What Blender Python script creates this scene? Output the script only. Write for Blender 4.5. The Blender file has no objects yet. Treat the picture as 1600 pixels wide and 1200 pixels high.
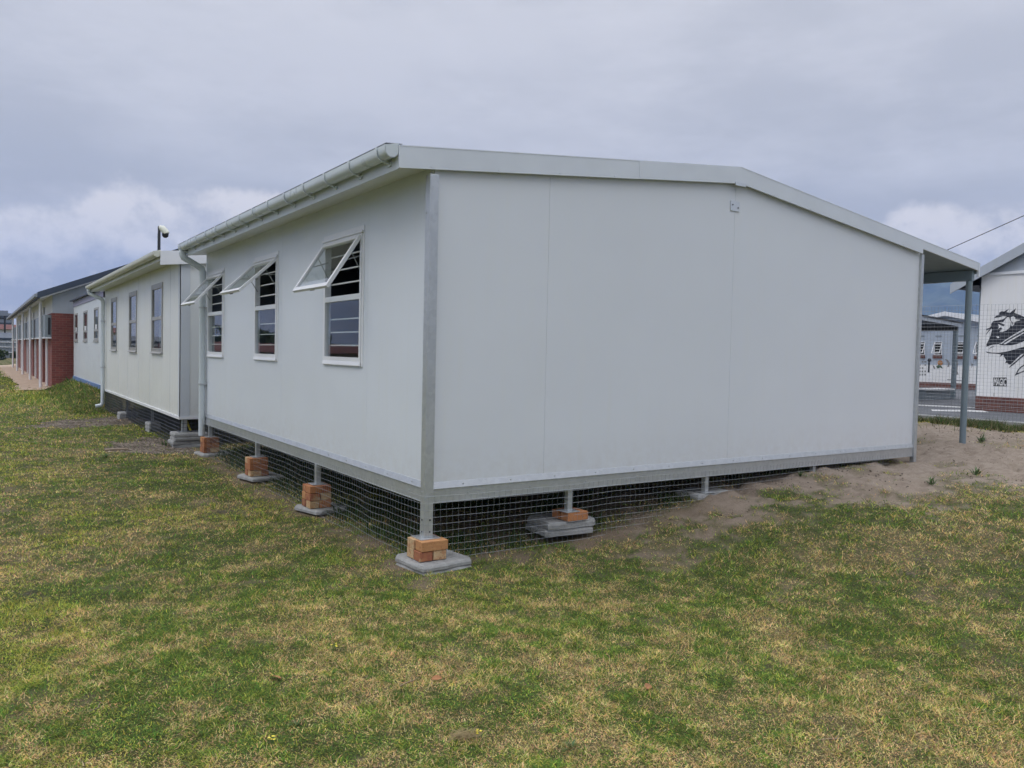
import bpy, bmesh, math, random
import numpy as np
from mathutils import Vector, Matrix
random.seed(7); rng = np.random.default_rng(11)
R = math.radians
S = bpy.context.scene
COL = S.collection

# ------------------------------------------------------------------ camera
FPX = 1239.24
AZ, PI_, RO = 0.5927, -0.0380, 0.0217
CAM = Vector((-2.859, -5.361, 1.0061))
fw = Vector((math.sin(AZ)*math.cos(PI_), math.cos(AZ)*math.cos(PI_), math.sin(PI_)))
r0 = Vector((math.cos(AZ), -math.sin(AZ), 0)); u0 = r0.cross(fw)
rt = r0*math.cos(RO)+u0*math.sin(RO); up = -r0*math.sin(RO)+u0*math.cos(RO)
cd = bpy.data.cameras.new('camera'); cam = bpy.data.objects.new('camera', cd); COL.objects.link(cam)
cd.sensor_width = 36; cd.lens = FPX/1600*36; cd.clip_start = .05; cd.clip_end = 20000
cam.matrix_world = Matrix(((rt.x, up.x, -fw.x, CAM.x), (rt.y, up.y, -fw.y, CAM.y), (rt.z, up.z, -fw.z, CAM.z), (0, 0, 0, 1)))
S.camera = cam

def on_wall(px, py, X):
    """point of a real wall in the plane x = X that was measured at a photo pixel"""
    d = fw+(px-800)/FPX*rt-(py-600)/FPX*up
    return CAM+d*((X-CAM.x)/d.x)

# ------------------------------------------------------------------ numpy noise
def vnoise(x, y, seed=0):
    x = np.asarray(x, float); y = np.asarray(y, float)
    xi = np.floor(x).astype(np.int64); yi = np.floor(y).astype(np.int64)
    fx = x-xi; fy = y-yi; fx = fx*fx*(3-2*fx); fy = fy*fy*(3-2*fy)
    def h(a, b):
        n = (a*374761393+b*668265263+seed*974634777) & 0x7fffffff
        n = ((n ^ (n >> 13))*1274126177) & 0x7fffffff
        n = n ^ (n >> 16)
        return (n & 0xffff)/65535.
    return (h(xi, yi)*(1-fx)+h(xi+1, yi)*fx)*(1-fy)+(h(xi, yi+1)*(1-fx)+h(xi+1, yi+1)*fx)*fy
def fbm(x, y, seed=0, oct=4):
    s = 0; a = .5; t = 0
    for i in range(oct):
        s = s+a*vnoise(x*2**i, y*2**i, seed+i*17); t += a; a *= .5
    return s/t
def sstep(a, b, x):
    t = np.clip((x-a)/(b-a), 0, 1); return t*t*(3-2*t)

# ------------------------------------------------------------------ terrain
def ground_z(x, y):
    x = np.asarray(x, float); y = np.asarray(y, float)
    xs = x+.42*np.minimum(0, y+.3)
    g = np.interp(xs, [-50, .2, 1.4, 3.1, 4.8, 6.75, 8.1, 9.6, 11.0, 5000], [-.64, -.635, -.565, -.33, -.225, -.185, -.04, .02, 0, 0])
    far = np.interp(y, [3, 9, 28, 60, 5000], [0, .05, -.06, -.08, -.08])*(1-sstep(1, 8, x))
    b = (fbm(x*.45, y*.45, 3, 3)-.5)*.10+(fbm(x*2.3, y*2.3, 5, 3)-.5)*.045+(fbm(x*7, y*7, 7, 2)-.5)*.022
    w = 1-sstep(9.5, 11, x)*.95
    near_wall = np.exp(-((x+.05)/.5)**2)*(y > -.3)*(y < 9)
    mound = .37*sstep(-1.15, -.05, x)*sstep(16.6, 19.6, y)*(1-sstep(27.2, 28.4, y)*.55)*(1-sstep(3, 8, x))
    return g+far+b*w*(1-.6*near_wall)+mound
def sand_m(x, y):
    n = fbm(x*1.1, y*1.1, 21, 4)-.5
    n2 = fbm(x*4, y*4, 29, 3)-.5
    edge = np.interp(x, [-1, .3, 1.2, 2.0, 3.3, 5.3, 9, 14], [.5, .1, -.30, -.42, -.72, -1.60, -2.75, -3.3])
    n3 = fbm(x*12, y*12, 33, 2)-.5
    a = sstep(-.42, .42, (y-edge)+n*1.7+n2*1.5+n3*1.1)*sstep(.2, .8, x)*(y < 7.5)*(1-sstep(1.0, 2.2, y)*(x < 6.7))
    holes_ = sstep(.56, .68, fbm(x*2.2+5, y*2.2, 23, 4)); a = a*(1-holes_*np.interp(x, [0, 4, 7, 9], [.95, .7, .25, .3]))
    a = a*(1-.85*sstep(9.2, 10.3, x+n*1.2)*(x < 20))
    return np.clip(a, 0, 1)
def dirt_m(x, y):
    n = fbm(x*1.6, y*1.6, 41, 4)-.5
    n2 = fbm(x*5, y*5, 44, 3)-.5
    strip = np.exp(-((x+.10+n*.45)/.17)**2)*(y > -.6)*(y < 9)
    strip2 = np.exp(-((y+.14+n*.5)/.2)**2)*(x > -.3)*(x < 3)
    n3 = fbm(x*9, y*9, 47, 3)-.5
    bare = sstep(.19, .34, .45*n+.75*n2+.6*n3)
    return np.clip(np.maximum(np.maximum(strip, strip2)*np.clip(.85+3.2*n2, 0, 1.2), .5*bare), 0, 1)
def gravel_m(x, y):
    n = fbm(x*1.3, y*1.3, 61, 4)-.5
    a = np.exp(-(((x+.65)/.62)**2+((y-8.4)/1.5)**2)**2)
    b = np.exp(-(((x+.9)/1.2)**2+((y-12.9)/.9)**2)**2)
    return np.clip(sstep(.36, .70, np.maximum(a, b)+n*1.2+(fbm(x*5, y*5, 66, 3)-.5)*.8), 0, 1)
def dry_m(x, y):
    n = fbm(x*.5+3, y*.5, 71, 3)-.5
    n2 = fbm(x*3.4, y*3.4, 77, 4)-.5; n3 = fbm(x*13, y*13, 79, 2)-.5
    bias = np.interp(x+.3*y, [-5, -2, 1.5], [-.16, .0, .06])
    return np.clip(.40+n*.55+n2*1.9+n3*1.5+bias, 0, 1)

# ------------------------------------------------------------------ materials
MATS = {}
def nodes_of(name):
    m = bpy.data.materials.new(name); m.use_nodes = True
    nt = m.node_tree; bs = nt.nodes['Principled BSDF']
    MATS[name] = m
    return m, nt, bs
def N(nt, t, **k):
    n = nt.nodes.new(t)
    for a, v in k.items():
        if a in n.inputs: n.inputs[a].default_value = v
        else: setattr(n, a, v)
    return n
def coord(nt, kind='Object', scale=(1, 1, 1)):
    tc = nt.nodes.new('ShaderNodeTexCoord'); mp = nt.nodes.new('ShaderNodeMapping')
    mp.inputs['Scale'].default_value = scale
    nt.links.new(tc.outputs[kind], mp.inputs[0]); return mp.outputs[0]
def noise(nt, vec, scale, detail=4, rough=.55):
    n = nt.nodes.new('ShaderNodeTexNoise'); n.inputs['Scale'].default_value = scale
    n.inputs['Detail'].default_value = detail; n.inputs['Roughness'].default_value = rough
    if vec is not None: nt.links.new(vec, n.inputs['Vector'])
    return n.outputs['Fac']
def ramp(nt, fac, stops, interp='LINEAR'):
    r = nt.nodes.new('ShaderNodeValToRGB'); cr = r.color_ramp; cr.interpolation = interp
    while len(cr.elements) < len(stops): cr.elements.new(.5)
    for e, (p, c) in zip(cr.elements, stops):
        e.position = p; e.color = (c if len(c) == 4 else (*c, 1)) if not isinstance(c, (int, float)) else (c, c, c, 1)
    nt.links.new(fac, r.inputs[0]); return r.outputs[0]
def mix(nt, fac, a, b, mode='MIX'):
    m = nt.nodes.new('ShaderNodeMix'); m.data_type = 'RGBA'; m.blend_type = mode
    for v, s in ((fac, m.inputs[0]), (a, m.inputs[6]), (b, m.inputs[7])):
        if isinstance(v, (int, float)): s.default_value = v
        elif isinstance(v, tuple): s.default_value = (*v, 1) if len(v) == 3 else v
        else: nt.links.new(v, s)
    return m.outputs[2]
def bump(nt, bs, h, strength=.3, dist=.01):
    b = nt.nodes.new('ShaderNodeBump'); b.inputs['Strength'].default_value = strength; b.inputs['Distance'].default_value = dist
    nt.links.new(h, b.inputs['Height']); nt.links.new(b.outputs[0], bs.inputs['Normal'])
def simple(name, c, rough=.5, metal=0, var=.12, vs=3, spec=.5, bmp=0, bscale=60, streak=0):
    m, nt, bs = nodes_of(name)
    v = coord(nt)
    n = noise(nt, v, vs, 5)
    d = tuple(x*(1-var) for x in c); l = tuple(min(1, x*(1+var*.6)) for x in c)
    colr = ramp(nt, n, [(.3, d), (.7, l)])
    if streak:
        v2 = coord(nt, scale=(9, 9, .5)); s = ramp(nt, noise(nt, v2, 1.6, 5, .65), [(.45, 0.), (.8, 1.)])
        colr = mix(nt, s, colr, tuple(x*(1-streak)*k for x, k in zip(c, (1., .99, .93))))
        ch = nt.nodes.new('ShaderNodeMix')
    nt.links.new(colr, bs.inputs['Base Color'])
    rr = ramp(nt, noise(nt, v, vs*3, 3), [(.3, rough*.85), (.7, min(1, rough*1.15))])
    nt.links.new(rr, bs.inputs['Roughness'])
    bs.inputs['Metallic'].default_value = metal; bs.inputs['Specular IOR Level'].default_value = spec
    if bmp: bump(nt, bs, noise(nt, v, bscale, 6), bmp, .006)
    return m

def panel(name, c, rib_axis=None, rough=.38, streak=.05):
    """painted steel sandwich panel: faint oil-canning, optional micro ribs, light dust"""
    m, nt, bs = nodes_of(name)
    v = coord(nt); n = noise(nt, v, .8, 4)
    colr = ramp(nt, n, [(.3, tuple(x*.965 for x in c)), (.7, c)])
    v2 = coord(nt, scale=(7, 7, .35)); s = ramp(nt, noise(nt, v2, 1.8, 6, .7), [(.5, 0.), (.85, 1.)])
    colr = mix(nt, s, colr, tuple(x*(1-streak*2.2)*k for x, k in zip(c, (1, .99, .95))))
    sep = nt.nodes.new('ShaderNodeSeparateXYZ'); nt.links.new(v, sep.inputs[0])
    # splashed dust along the lowest hand's breadth
    dz = nt.nodes.new('ShaderNodeMapRange'); dz.inputs[1].default_value = .35; dz.inputs[2].default_value = -.1; dz.clamp = True
    nt.links.new(sep.outputs[2], dz.inputs[0])
    sp = nt.nodes.new('ShaderNodeMath'); sp.operation = 'MULTIPLY'; nt.links.new(dz.outputs[0], sp.inputs[0])
    nt.links.new(ramp(nt, noise(nt, v, 11, 6, .7), [(.35, 0.), (.8, .35)]), sp.inputs[1])
    colr = mix(nt, sp.outputs[0], colr, (.42, .36, .29))
    nt.links.new(colr, bs.inputs['Base Color'])
    nt.links.new(ramp(nt, noise(nt, v, 2.2, 4), [(.3, rough*.85), (.7, rough*1.2)]), bs.inputs['Roughness'])
    h = noise(nt, v, 1.1, 2)
    if rib_axis is not None:
        w = nt.nodes.new('ShaderNodeMath'); w.operation = 'MULTIPLY'; w.inputs[1].default_value = 2*math.pi/.05
        nt.links.new(sep.outputs[rib_axis], w.inputs[0])
        sn = nt.nodes.new('ShaderNodeMath'); sn.operation = 'SINE'; nt.links.new(w.outputs[0], sn.inputs[0])
        pw = nt.nodes.new('ShaderNodeMath'); pw.operation = 'MULTIPLY_ADD'; pw.inputs[1].default_value = .012
        nt.links.new(sn.outputs[0], pw.inputs[0]); nt.links.new(h, pw.inputs[2]); h = pw.outputs[0]
    bump(nt, bs, h, .35, .02)
    return m

panel('white_panel', (.695, .725, .75), streak=.006); panel('white_panel_ribbed', (.695, .735, .77), 1, streak=.014)
panel('cream_panel', (.77, .785, .745), 1, streak=.06); panel('cream_panel_end', (.75, .77, .76), streak=.05)
panel('far_panel', (.68, .72, .74), 1, streak=.06)
simple('white_paint', (.78, .79, .80), .35, var=.04, spec=.5)
simple('fascia_white', (.655, .695, .73), .38, var=.05, spec=.5)
simple('white_plastic', (.62, .675, .69), .3, var=.04, vs=2)
simple('cream_paint', (.66, .67, .57), .4, var=.08, streak=.16)
simple('white_bars', (.80, .79, .74), .45, var=.05)
simple('bronze_frame', (.36, .355, .335), .4, var=.1)
simple('roof_grey', (.24, .26, .28), .45, var=.1)
simple('blue_grey_paint', (.20, .255, .285), .4, var=.08)
simple('dark_gap', (.03, .035, .045), .7, var=.2)
simple('dark_steel', (.03, .032, .036), .45, var=.2)
simple('navy_roof', (.045, .06, .085), .45, var=.15)
simple('lilac_fascia', (.33, .33, .45), .55, var=.12, streak=.2)
simple('blue_skirt', (.13, .22, .43), .55, var=.2, streak=.2)
simple('grey_cladding', (.42, .46, .51), .5, var=.06, streak=.05)
simple('screen_grey', (.24, .28, .31), .45, var=.14, streak=.1)
simple('flashing_grey', (.60, .635, .67), .45, var=.05); simple('slate_wall', (.40, .455, .53), .6, var=.07, streak=.06)
simple('plaster_white', (.80, .80, .80), .75, var=.05, vs=1.5, bmp=.15, bscale=40, streak=.05)
simple('mural_black', (.018, .022, .035), .6, var=.25, vs=9)
simple('mural_orange', (.42, .20, .08), .6, var=.2); simple('mural_green', (.05, .10, .05), .6, var=.2); simple('mural_grey', (.22, .22, .22), .6, var=.2, vs=9)
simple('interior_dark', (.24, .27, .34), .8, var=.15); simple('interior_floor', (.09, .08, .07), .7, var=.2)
simple('curtain', (.32, .34, .33), .9, var=.15, vs=8)
simple('tan_paving', (.42, .31, .22), .85, var=.16, vs=5, bmp=.3, bscale=30)
simple('asphalt', (.095, .10, .11), .85, var=.25, vs=1.4, bmp=.4, bscale=90)
simple('worn_line', (.55, .55, .54), .8, var=.25, vs=6)
simple('kerb_concrete', (.33, .33, .32), .85, var=.2, vs=5, bmp=.4, bscale=50)
simple('dark_brown', (.06, .045, .035), .8, var=.3); simple('dead_leaf', (.33, .15, .06), .8, var=.3, vs=30)
simple('straw', (.36, .28, .14), .9, var=.3, vs=20); simple('twig', (.25, .19, .13), .9, var=.3, vs=20)
simple('weed_leaf', (.08, .14, .035), .6, var=.35, vs=25); simple('yellow_petal', (.75, .62, .06), .6, var=.1)
simple('red_tile', (.12, .036, .03), .8, var=.25, vs=8); simple('house_wall', (.55, .5, .43), .85, var=.1)
simple('office_grey', (.20, .22, .26), .7, var=.1); simple('office_band', (.05, .06, .08), .4, var=.1)
simple('sheet_fence', (.27, .30, .33), .6, var=.15, streak=.2)
simple('crown_green', (.045, .075, .025), .8, var=.5, vs=2); simple('bark', (.09, .07, .05), .9, var=.3, vs=8)
simple('mountain_rock', (.07, .085, .06), .95, var=.5, vs=.012)
simple('wire_zinc', (.36, .38, .39), .5, .5, var=.2); simple('zinc_plate', (.62, .66, .70), .4, .3, var=.06); simple('wire_grey', (.22, .235, .25), .5, .5, var=.15)
simple('mesh_dark', (.085, .095, .115), .6, .2, var=.2)
simple('black_sign', (.012, .012, .014), .6, var=.2)

def galv():
    m, nt, bs = nodes_of('galvanised'); v = coord(nt)
    vo = nt.nodes.new('ShaderNodeTexVoronoi'); vo.inputs['Scale'].default_value = 30; nt.links.new(v, vo.inputs['Vector'])
    c = ramp(nt, vo.outputs['Color'], [(0., (.48, .50, .51)), (1., (.56, .58, .585))])
    c = mix(nt, ramp(nt, noise(nt, coord(nt, scale=(3, 3, 1.2)), 2.5, 5), [(.4, 0.), (.8, .35)]), c, (.38, .40, .40))
    nt.links.new(c, bs.inputs['Base Color']); bs.inputs['Metallic'].default_value = .55
    nt.links.new(ramp(nt, noise(nt, v, 14, 4), [(.3, .30), (.7, .42)]), bs.inputs['Roughness'])
galv()
def concrete():
    m, nt, bs = nodes_of('concrete'); v = coord(nt)
    c = ramp(nt, noise(nt, v, 7, 7, .7), [(.25, (.22, .22, .21)), (.55, (.36, .36, .345)), (.8, (.44, .435, .41))])
    c = mix(nt, ramp(nt, noise(nt, v, 70, 3), [(.62, 0.), (.72, .7)]), c, (.14, .135, .12))
    nt.links.new(c, bs.inputs['Base Color']); bs.inputs['Roughness'].default_value = .9
    bump(nt, bs, noise(nt, v, 24, 8, .75), 1.0, .02)
concrete()
def loose_brick():
    m, nt, bs = nodes_of('stock_brick'); v = coord(nt)
    a = nt.nodes.new('ShaderNodeVertexColor'); a.layer_name = 'Col'
    c = mix(nt, ramp(nt, noise(nt, v, 22, 6, .7), [(.35, 0.), (.7, 1.)]), a.outputs[0], (.40, .18, .075))
    c = mix(nt, ramp(nt, noise(nt, v, 55, 4), [(.6, 0.), (.72, .8)]), c, (.10, .045, .03))
    c = mix(nt, ramp(nt, noise(nt, v, 9, 3), [(.62, 0.), (.7, .6)]), c, (.50, .36, .19))
    nt.links.new(c, bs.inputs['Base Color']); bs.inputs['Roughness'].default_value = .88
    bump(nt, bs, noise(nt, v, 60, 6, .7), .7, .008)
loose_brick()
def brick_wall(name, c1, c2, mortar, rot):
    m, nt, bs = nodes_of(name)
    tc = nt.nodes.new('ShaderNodeTexCoord'); sp = nt.nodes.new('ShaderNodeSeparateXYZ'); nt.links.new(tc.outputs['Object'], sp.inputs[0])
    add = nt.nodes.new('ShaderNodeMath'); nt.links.new(sp.outputs[0], add.inputs[0]); nt.links.new(sp.outputs[1], add.inputs[1])
    cb = nt.nodes.new('ShaderNodeCombineXYZ'); nt.links.new(add.outputs[0], cb.inputs[0]); nt.links.new(sp.outputs[2], cb.inputs[1])
    b = nt.nodes.new('ShaderNodeTexBrick'); b.inputs['Scale'].default_value = 1
    b.inputs['Brick Width'].default_value = .23; b.inputs['Row Height'].default_value = .085; b.inputs['Mortar Size'].default_value = .006
    b.inputs['Color1'].default_value = (*c1, 1); b.inputs['Color2'].default_value = (*c2, 1); b.inputs['Mortar'].default_value = (*mortar, 1)
    nt.links.new(cb.outputs[0], b.inputs['Vector'])
    c = mix(nt, ramp(nt, noise(nt, tc.outputs['Object'], 1.3, 6, .7), [(.35, 0.), (.8, .55)]), b.outputs[0], tuple(x*.55 for x in c1))
    nt.links.new(c, bs.inputs['Base Color']); bs.inputs['Roughness'].default_value = .85
    bump(nt, bs, b.outputs['Fac'], -.4, .008)
brick_wall('red_brick', (.26, .075, .058), (.17, .052, .044), (.26, .15, .125), 0)
brick_wall('plinth_brick', (.19, .075, .06), (.12, .05, .045), (.24, .19, .17), 0)
def glass(name, tint, refl=1.0):
    m = bpy.data.materials.new(name); m.use_nodes = True; MATS[name] = m; nt = m.node_tree
    nt.nodes.remove(nt.nodes['Principled BSDF']); out = nt.nodes['Material Output']
    t = N(nt, 'ShaderNodeBsdfTransparent'); t.inputs[0].default_value = (*tint, 1)
    g = N(nt, 'ShaderNodeBsdfGlossy'); g.inputs['Roughness'].default_value = .015; g.inputs[0].default_value = (1, 1, 1, 1)
    nz = noise(nt, coord(nt), 3.5, 2)
    b = N(nt, 'ShaderNodeBump'); b.inputs['Strength'].default_value = .04; b.inputs['Distance'].default_value = .02; nt.links.new(nz, b.inputs['Height']); nt.links.new(b.outputs[0], g.inputs['Normal'])
    f = N(nt, 'ShaderNodeFresnel'); f.inputs['IOR'].default_value = 1.75
    ge = N(nt, 'ShaderNodeNewGeometry'); iv = N(nt, 'ShaderNodeMath', operation='SUBTRACT'); iv.inputs[0].default_value = 1; nt.links.new(ge.outputs['Backfacing'], iv.inputs[1])
    fm = N(nt, 'ShaderNodeMath', operation='MULTIPLY'); nt.links.new(f.outputs[0], fm.inputs[0]); nt.links.new(iv.outputs[0], fm.inputs[1])
    mx = N(nt, 'ShaderNodeMixShader'); nt.links.new(fm.outputs[0], mx.inputs[0]); nt.links.new(t.outputs[0], mx.inputs[1]); nt.links.new(g.outputs[0], mx.inputs[2])
    nt.links.new(mx.outputs[0], out.inputs[0])
glass('window_glass', (.88, .91, .92))

def ground_mat():
    m, nt, bs = nodes_of('ground_soil'); v = coord(nt, 'Object')
    def att(n):
        a = nt.nodes.new('ShaderNodeAttribute'); a.attribute_name = n; return a
    A = att('mask'); sep = nt.nodes.new('ShaderNodeSeparateColor'); nt.links.new(A.outputs['Color'], sep.inputs[0])
    B = att('dry')
    n1 = noise(nt, v, 9, 8, .7); n2 = noise(nt, v, 45, 6, .7)
    turf_g = ramp(nt, n2, [(.3, (.025, .04, .012)), (.55, (.06, .085, .025)), (.75, (.13, .14, .05))])
    turf_d = ramp(nt, n2, [(.3, (.09, .07, .036)), (.55, (.21, .17, .09)), (.75, (.33, .275, .16))])
    n3 = noise(nt, v, 150, 4, .75); n4 = noise(nt, v, 310, 2, .6)
    turf = mix(nt, B.outputs['Fac'], turf_g, turf_d)
    turf = mix(nt, ramp(nt, n3, [(.36, .9), (.52, 0.)]), turf, (.022, .028, .012))
    turf = mix(nt, ramp(nt, n4, [(.56, 0.), (.68, .8)]), turf, (.38, .33, .17))
    sand = ramp(nt, n1, [(.25, (.28, .225, .18)), (.5, (.40, .325, .255)), (.75, (.48, .40, .325))])
    sand = mix(nt, ramp(nt, n2, [(.2, .5), (.42, 0.)]), sand, (.15, .115, .09))
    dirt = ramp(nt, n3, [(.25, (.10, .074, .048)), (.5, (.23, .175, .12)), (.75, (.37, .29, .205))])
    vo = nt.nodes.new('ShaderNodeTexVoronoi'); vo.inputs['Scale'].default_value = 38; nt.links.new(v, vo.inputs['Vector'])
    grav = mix(nt, ramp(nt, vo.outputs['Distance'], [(.0, 0.), (.75, .85)]), ramp(nt, vo.outputs['Color'], [(0., (.14, .11, .08)), (1., (.36, .30, .235))]), (.03, .026, .022))
    sx = nt.nodes.new('ShaderNodeSeparateXYZ'); nt.links.new(v, sx.inputs[0])
    mr = nt.nodes.new('ShaderNodeMapRange'); mr.inputs[1].default_value = 5.5; mr.inputs[2].default_value = 1.0; nt.links.new(sx.outputs[0], mr.inputs[0])
    sand = mix(nt, mr.outputs[0], sand, ramp(nt, n3, [(.25, (.11, .08, .055)), (.5, (.25, .19, .135)), (.75, (.39, .31, .23))]))
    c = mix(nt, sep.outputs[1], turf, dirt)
    c = mix(nt, sep.outputs[0], c, sand)
    c = mix(nt, sep.outputs[2], c, grav)
    nt.links.new(c, bs.inputs['Base Color']); bs.inputs['Roughness'].default_value = .95; bs.inputs['Specular IOR Level'].default_value = .15
    h = nt.nodes.new('ShaderNodeMath'); h.operation = 'ADD'; nt.links.new(n1, h.inputs[0]); nt.links.new(n2, h.inputs[1])
    bump(nt, bs, h.outputs[0], 1.0, .035)
ground_mat()
def blade_mat():
    m, nt, bs = nodes_of('grass_blades')
    a = nt.nodes.new('ShaderNodeVertexColor'); a.layer_name = 'Col'
    nt.links.new(a.outputs[0], bs.inputs['Base Color']); bs.inputs['Roughness'].default_value = .65; bs.inputs['Specular IOR Level'].default_value = .2
    out = nt.nodes['Material Output']; tr = nt.nodes.new('ShaderNodeBsdfTranslucent'); nt.links.new(a.outputs[0], tr.inputs[0])
    mx = nt.nodes.new('ShaderNodeMixShader'); mx.inputs[0].default_value = .25
    nt.links.new(bs.outputs[0], mx.inputs[1]); nt.links.new(tr.outputs[0], mx.inputs[2]); nt.links.new(mx.outputs[0], out.inputs[0])
blade_mat()

# ------------------------------------------------------------------ mesh builder
class MB:
    def __init__(s): s.v = []; s.f = []; s.c = []; s.col = (1, 1, 1); s.sm = []
    def add(s, vs, fs, smooth=False):
        o = len(s.v); s.v += [tuple(p) for p in vs]
        for f in fs: s.f.append(tuple(i+o for i in f)); s.c.append(s.col); s.sm.append(smooth)
        return s
    def box(s, a, b, M=None):
        (x0, y0, z0), (x1, y1, z1) = a, b
        vs = [Vector(p) for p in ((x0, y0, z0), (x1, y0, z0), (x1, y1, z0), (x0, y1, z0), (x0, y0, z1), (x1, y0, z1), (x1, y1, z1), (x0, y1, z1))]
        if M is not None: vs = [M @ p for p in vs]
        return s.add(vs, [(0, 3, 2, 1), (4, 5, 6, 7), (0, 1, 5, 4), (1, 2, 6, 5), (2, 3, 7, 6), (3, 0, 4, 7)])
    def tube(s, pts, r, n=12, cap=True):
        pts = [Vector(p) for p in pts]; rings = []; rr = r if isinstance(r, (list, tuple)) else [r]*len(pts)
        ref = None
        for i, p in enumerate(pts):
            t = ((pts[i+1]-p).normalized() if i < len(pts)-1 else Vector()) + ((p-pts[i-1]).normalized() if i else Vector())
            t.normalize()
            if ref is None: ref = Vector((0, 0, 1)) if abs(t.z) < .9 else Vector((1, 0, 0))
            a = (ref-t*ref.dot(t)).normalized(); ref = a; b = t.cross(a)
            k = 1
            if 0 < i < len(pts)-1:
                c = (pts[i+1]-p).normalized().dot((p-pts[i-1]).normalized()); k = 1/max(.5, math.sqrt(max(.01, (1+c)/2)))
            rings.append([p+(a*math.cos(q)+b*math.sin(q))*rr[i]*(1+(k-1)*.5) for q in [2*math.pi*j/n for j in range(n)]])
        vs = [q for ring in rings for q in ring]; fs = []
        for i in range(len(pts)-1):
            for j in range(n): fs.append((i*n+j, i*n+(j+1) % n, (i+1)*n+(j+1) % n, (i+1)*n+j))
        s.add(vs, fs, n > 5)
        if cap: s.add(rings[0], [tuple(reversed(range(n)))]); s.add(rings[-1], [tuple(range(n))])
        return s
    def prism(s, poly, axis, a, b):
        """polygon in the other two axes, extruded along axis from a to b"""
        def p3(u, v, w): return ((w, u, v), (u, w, v), (u, v, w))[axis]
        n = len(poly)
        vs = [p3(u, v, a) for u, v in poly]+[p3(u, v, b) for u, v in poly]
        fs = [tuple(range(n)), tuple(reversed(range(n, 2*n)))]+[(i, i+n, (i+1) % n+n, (i+1) % n) for i in range(n)]
        return s.add(vs, fs)
    def build(s, name, mat, parent=None, bevel=0, recalc=True):
        me = bpy.data.meshes.new(name); me.from_pydata(s.v, [], s.f)
        me.materials.append(MATS[mat])
        for p, q in zip(me.polygons, s.sm): p.use_smooth = q
        if any(c != (1, 1, 1) for c in s.c):
            at = me.color_attributes.new('Col', 'FLOAT_COLOR', 'CORNER')
            for p, c in zip(me.polygons, s.c):
                for l in p.loop_indices: at.data[l].color = (*c, 1)
        if recalc:
            bm = bmesh.new(); bm.from_mesh(me); bmesh.ops.recalc_face_normals(bm, faces=bm.faces); bm.to_mesh(me); bm.free()
        o = bpy.data.objects.new(name, me); COL.objects.link(o)
        if parent is not None:
            o.parent = parent
            root = parent
            off = Vector(root.location) if root.parent is None else Vector()
            if root.parent is not None:
                q = root; off = Vector()
                while q is not None: off += Vector(q.location); q = q.parent
            o.location = -off if off.length > 0 else (0, 0, 0)
        if bevel:
            b = o.modifiers.new('bevel', 'BEVEL'); b.width = bevel; b.segments = 2; b.limit_method = 'ANGLE'; b.angle_limit = R(40)
        return o
def tag(o, label=None, cat=None, group=None, kind=None):
    if label: o['label'] = label
    if cat: o['category'] = cat
    if group: o['group'] = group
    if kind: o['kind'] = kind
    return o
def thing(name, label, cat, loc=(0, 0, 0), group=None):
    o = bpy.data.objects.new(name, None); COL.objects.link(o); o.location = loc; o.empty_display_size = .2
    return tag(o, label, cat, group)
def box(a, b): return MB().box(a, b)
def wall_holes(mb, axis, w0, w1, u0, u1, v0, v1, holes):
    """wall between planes w0 (outer) and w1 on an axis with true rectangular openings"""
    us = sorted({u0, u1, *[h[0] for h in holes], *[h[1] for h in holes]}); vs = sorted({v0, v1, *[h[2] for h in holes], *[h[3] for h in holes]})
    def P(u, v, w): return (w, u, v) if axis == 0 else (u, w, v)
    def solid(i, j):
        if i < 0 or j < 0 or i >= len(us)-1 or j >= len(vs)-1: return False
        a, b = (us[i]+us[i+1])/2, (vs[j]+vs[j+1])/2
        return not any(h[0] < a < h[1] and h[2] < b < h[3] for h in holes)
    for i in range(len(us)-1):
        for j in range(len(vs)-1):
            if not solid(i, j): continue
            a, b, c, d = us[i], us[i+1], vs[j], vs[j+1]
            for w in (w0, w1): mb.add([P(a, c, w), P(b, c, w), P(b, d, w), P(a, d, w)], [(0, 1, 2, 3)])
            for (di, dj, e) in ((-1, 0, ((a, c), (a, d))), (1, 0, ((b, c), (b, d))), (0, -1, ((a, c), (b, c))), (0, 1, ((a, d), (b, d)))):
                if not solid(i+di, j+dj):
                    (p, q), (r_, s_) = e; mb.add([P(p, q, w0), P(r_, s_, w0), P(r_, s_, w1), P(p, q, w1)], [(0, 1, 2, 3)])
    return mb
def frame_rect(mb, axis, w0, w1, u0, u1, v0, v1, t, tb=None):
    """rectangular ring: hollow frame made of four butted bars"""
    tb = t if tb is None else tb
    return wall_holes(mb, axis, w0, w1, u0, u1, v0, v1, [(u0+t, u1-t, v0+tb, v1-t)])
def screw(mb, p, n, r=.006):
    p = Vector(p); n = Vector(n)
    return mb.tube([p, p+n*.004], r, 6)

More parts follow.
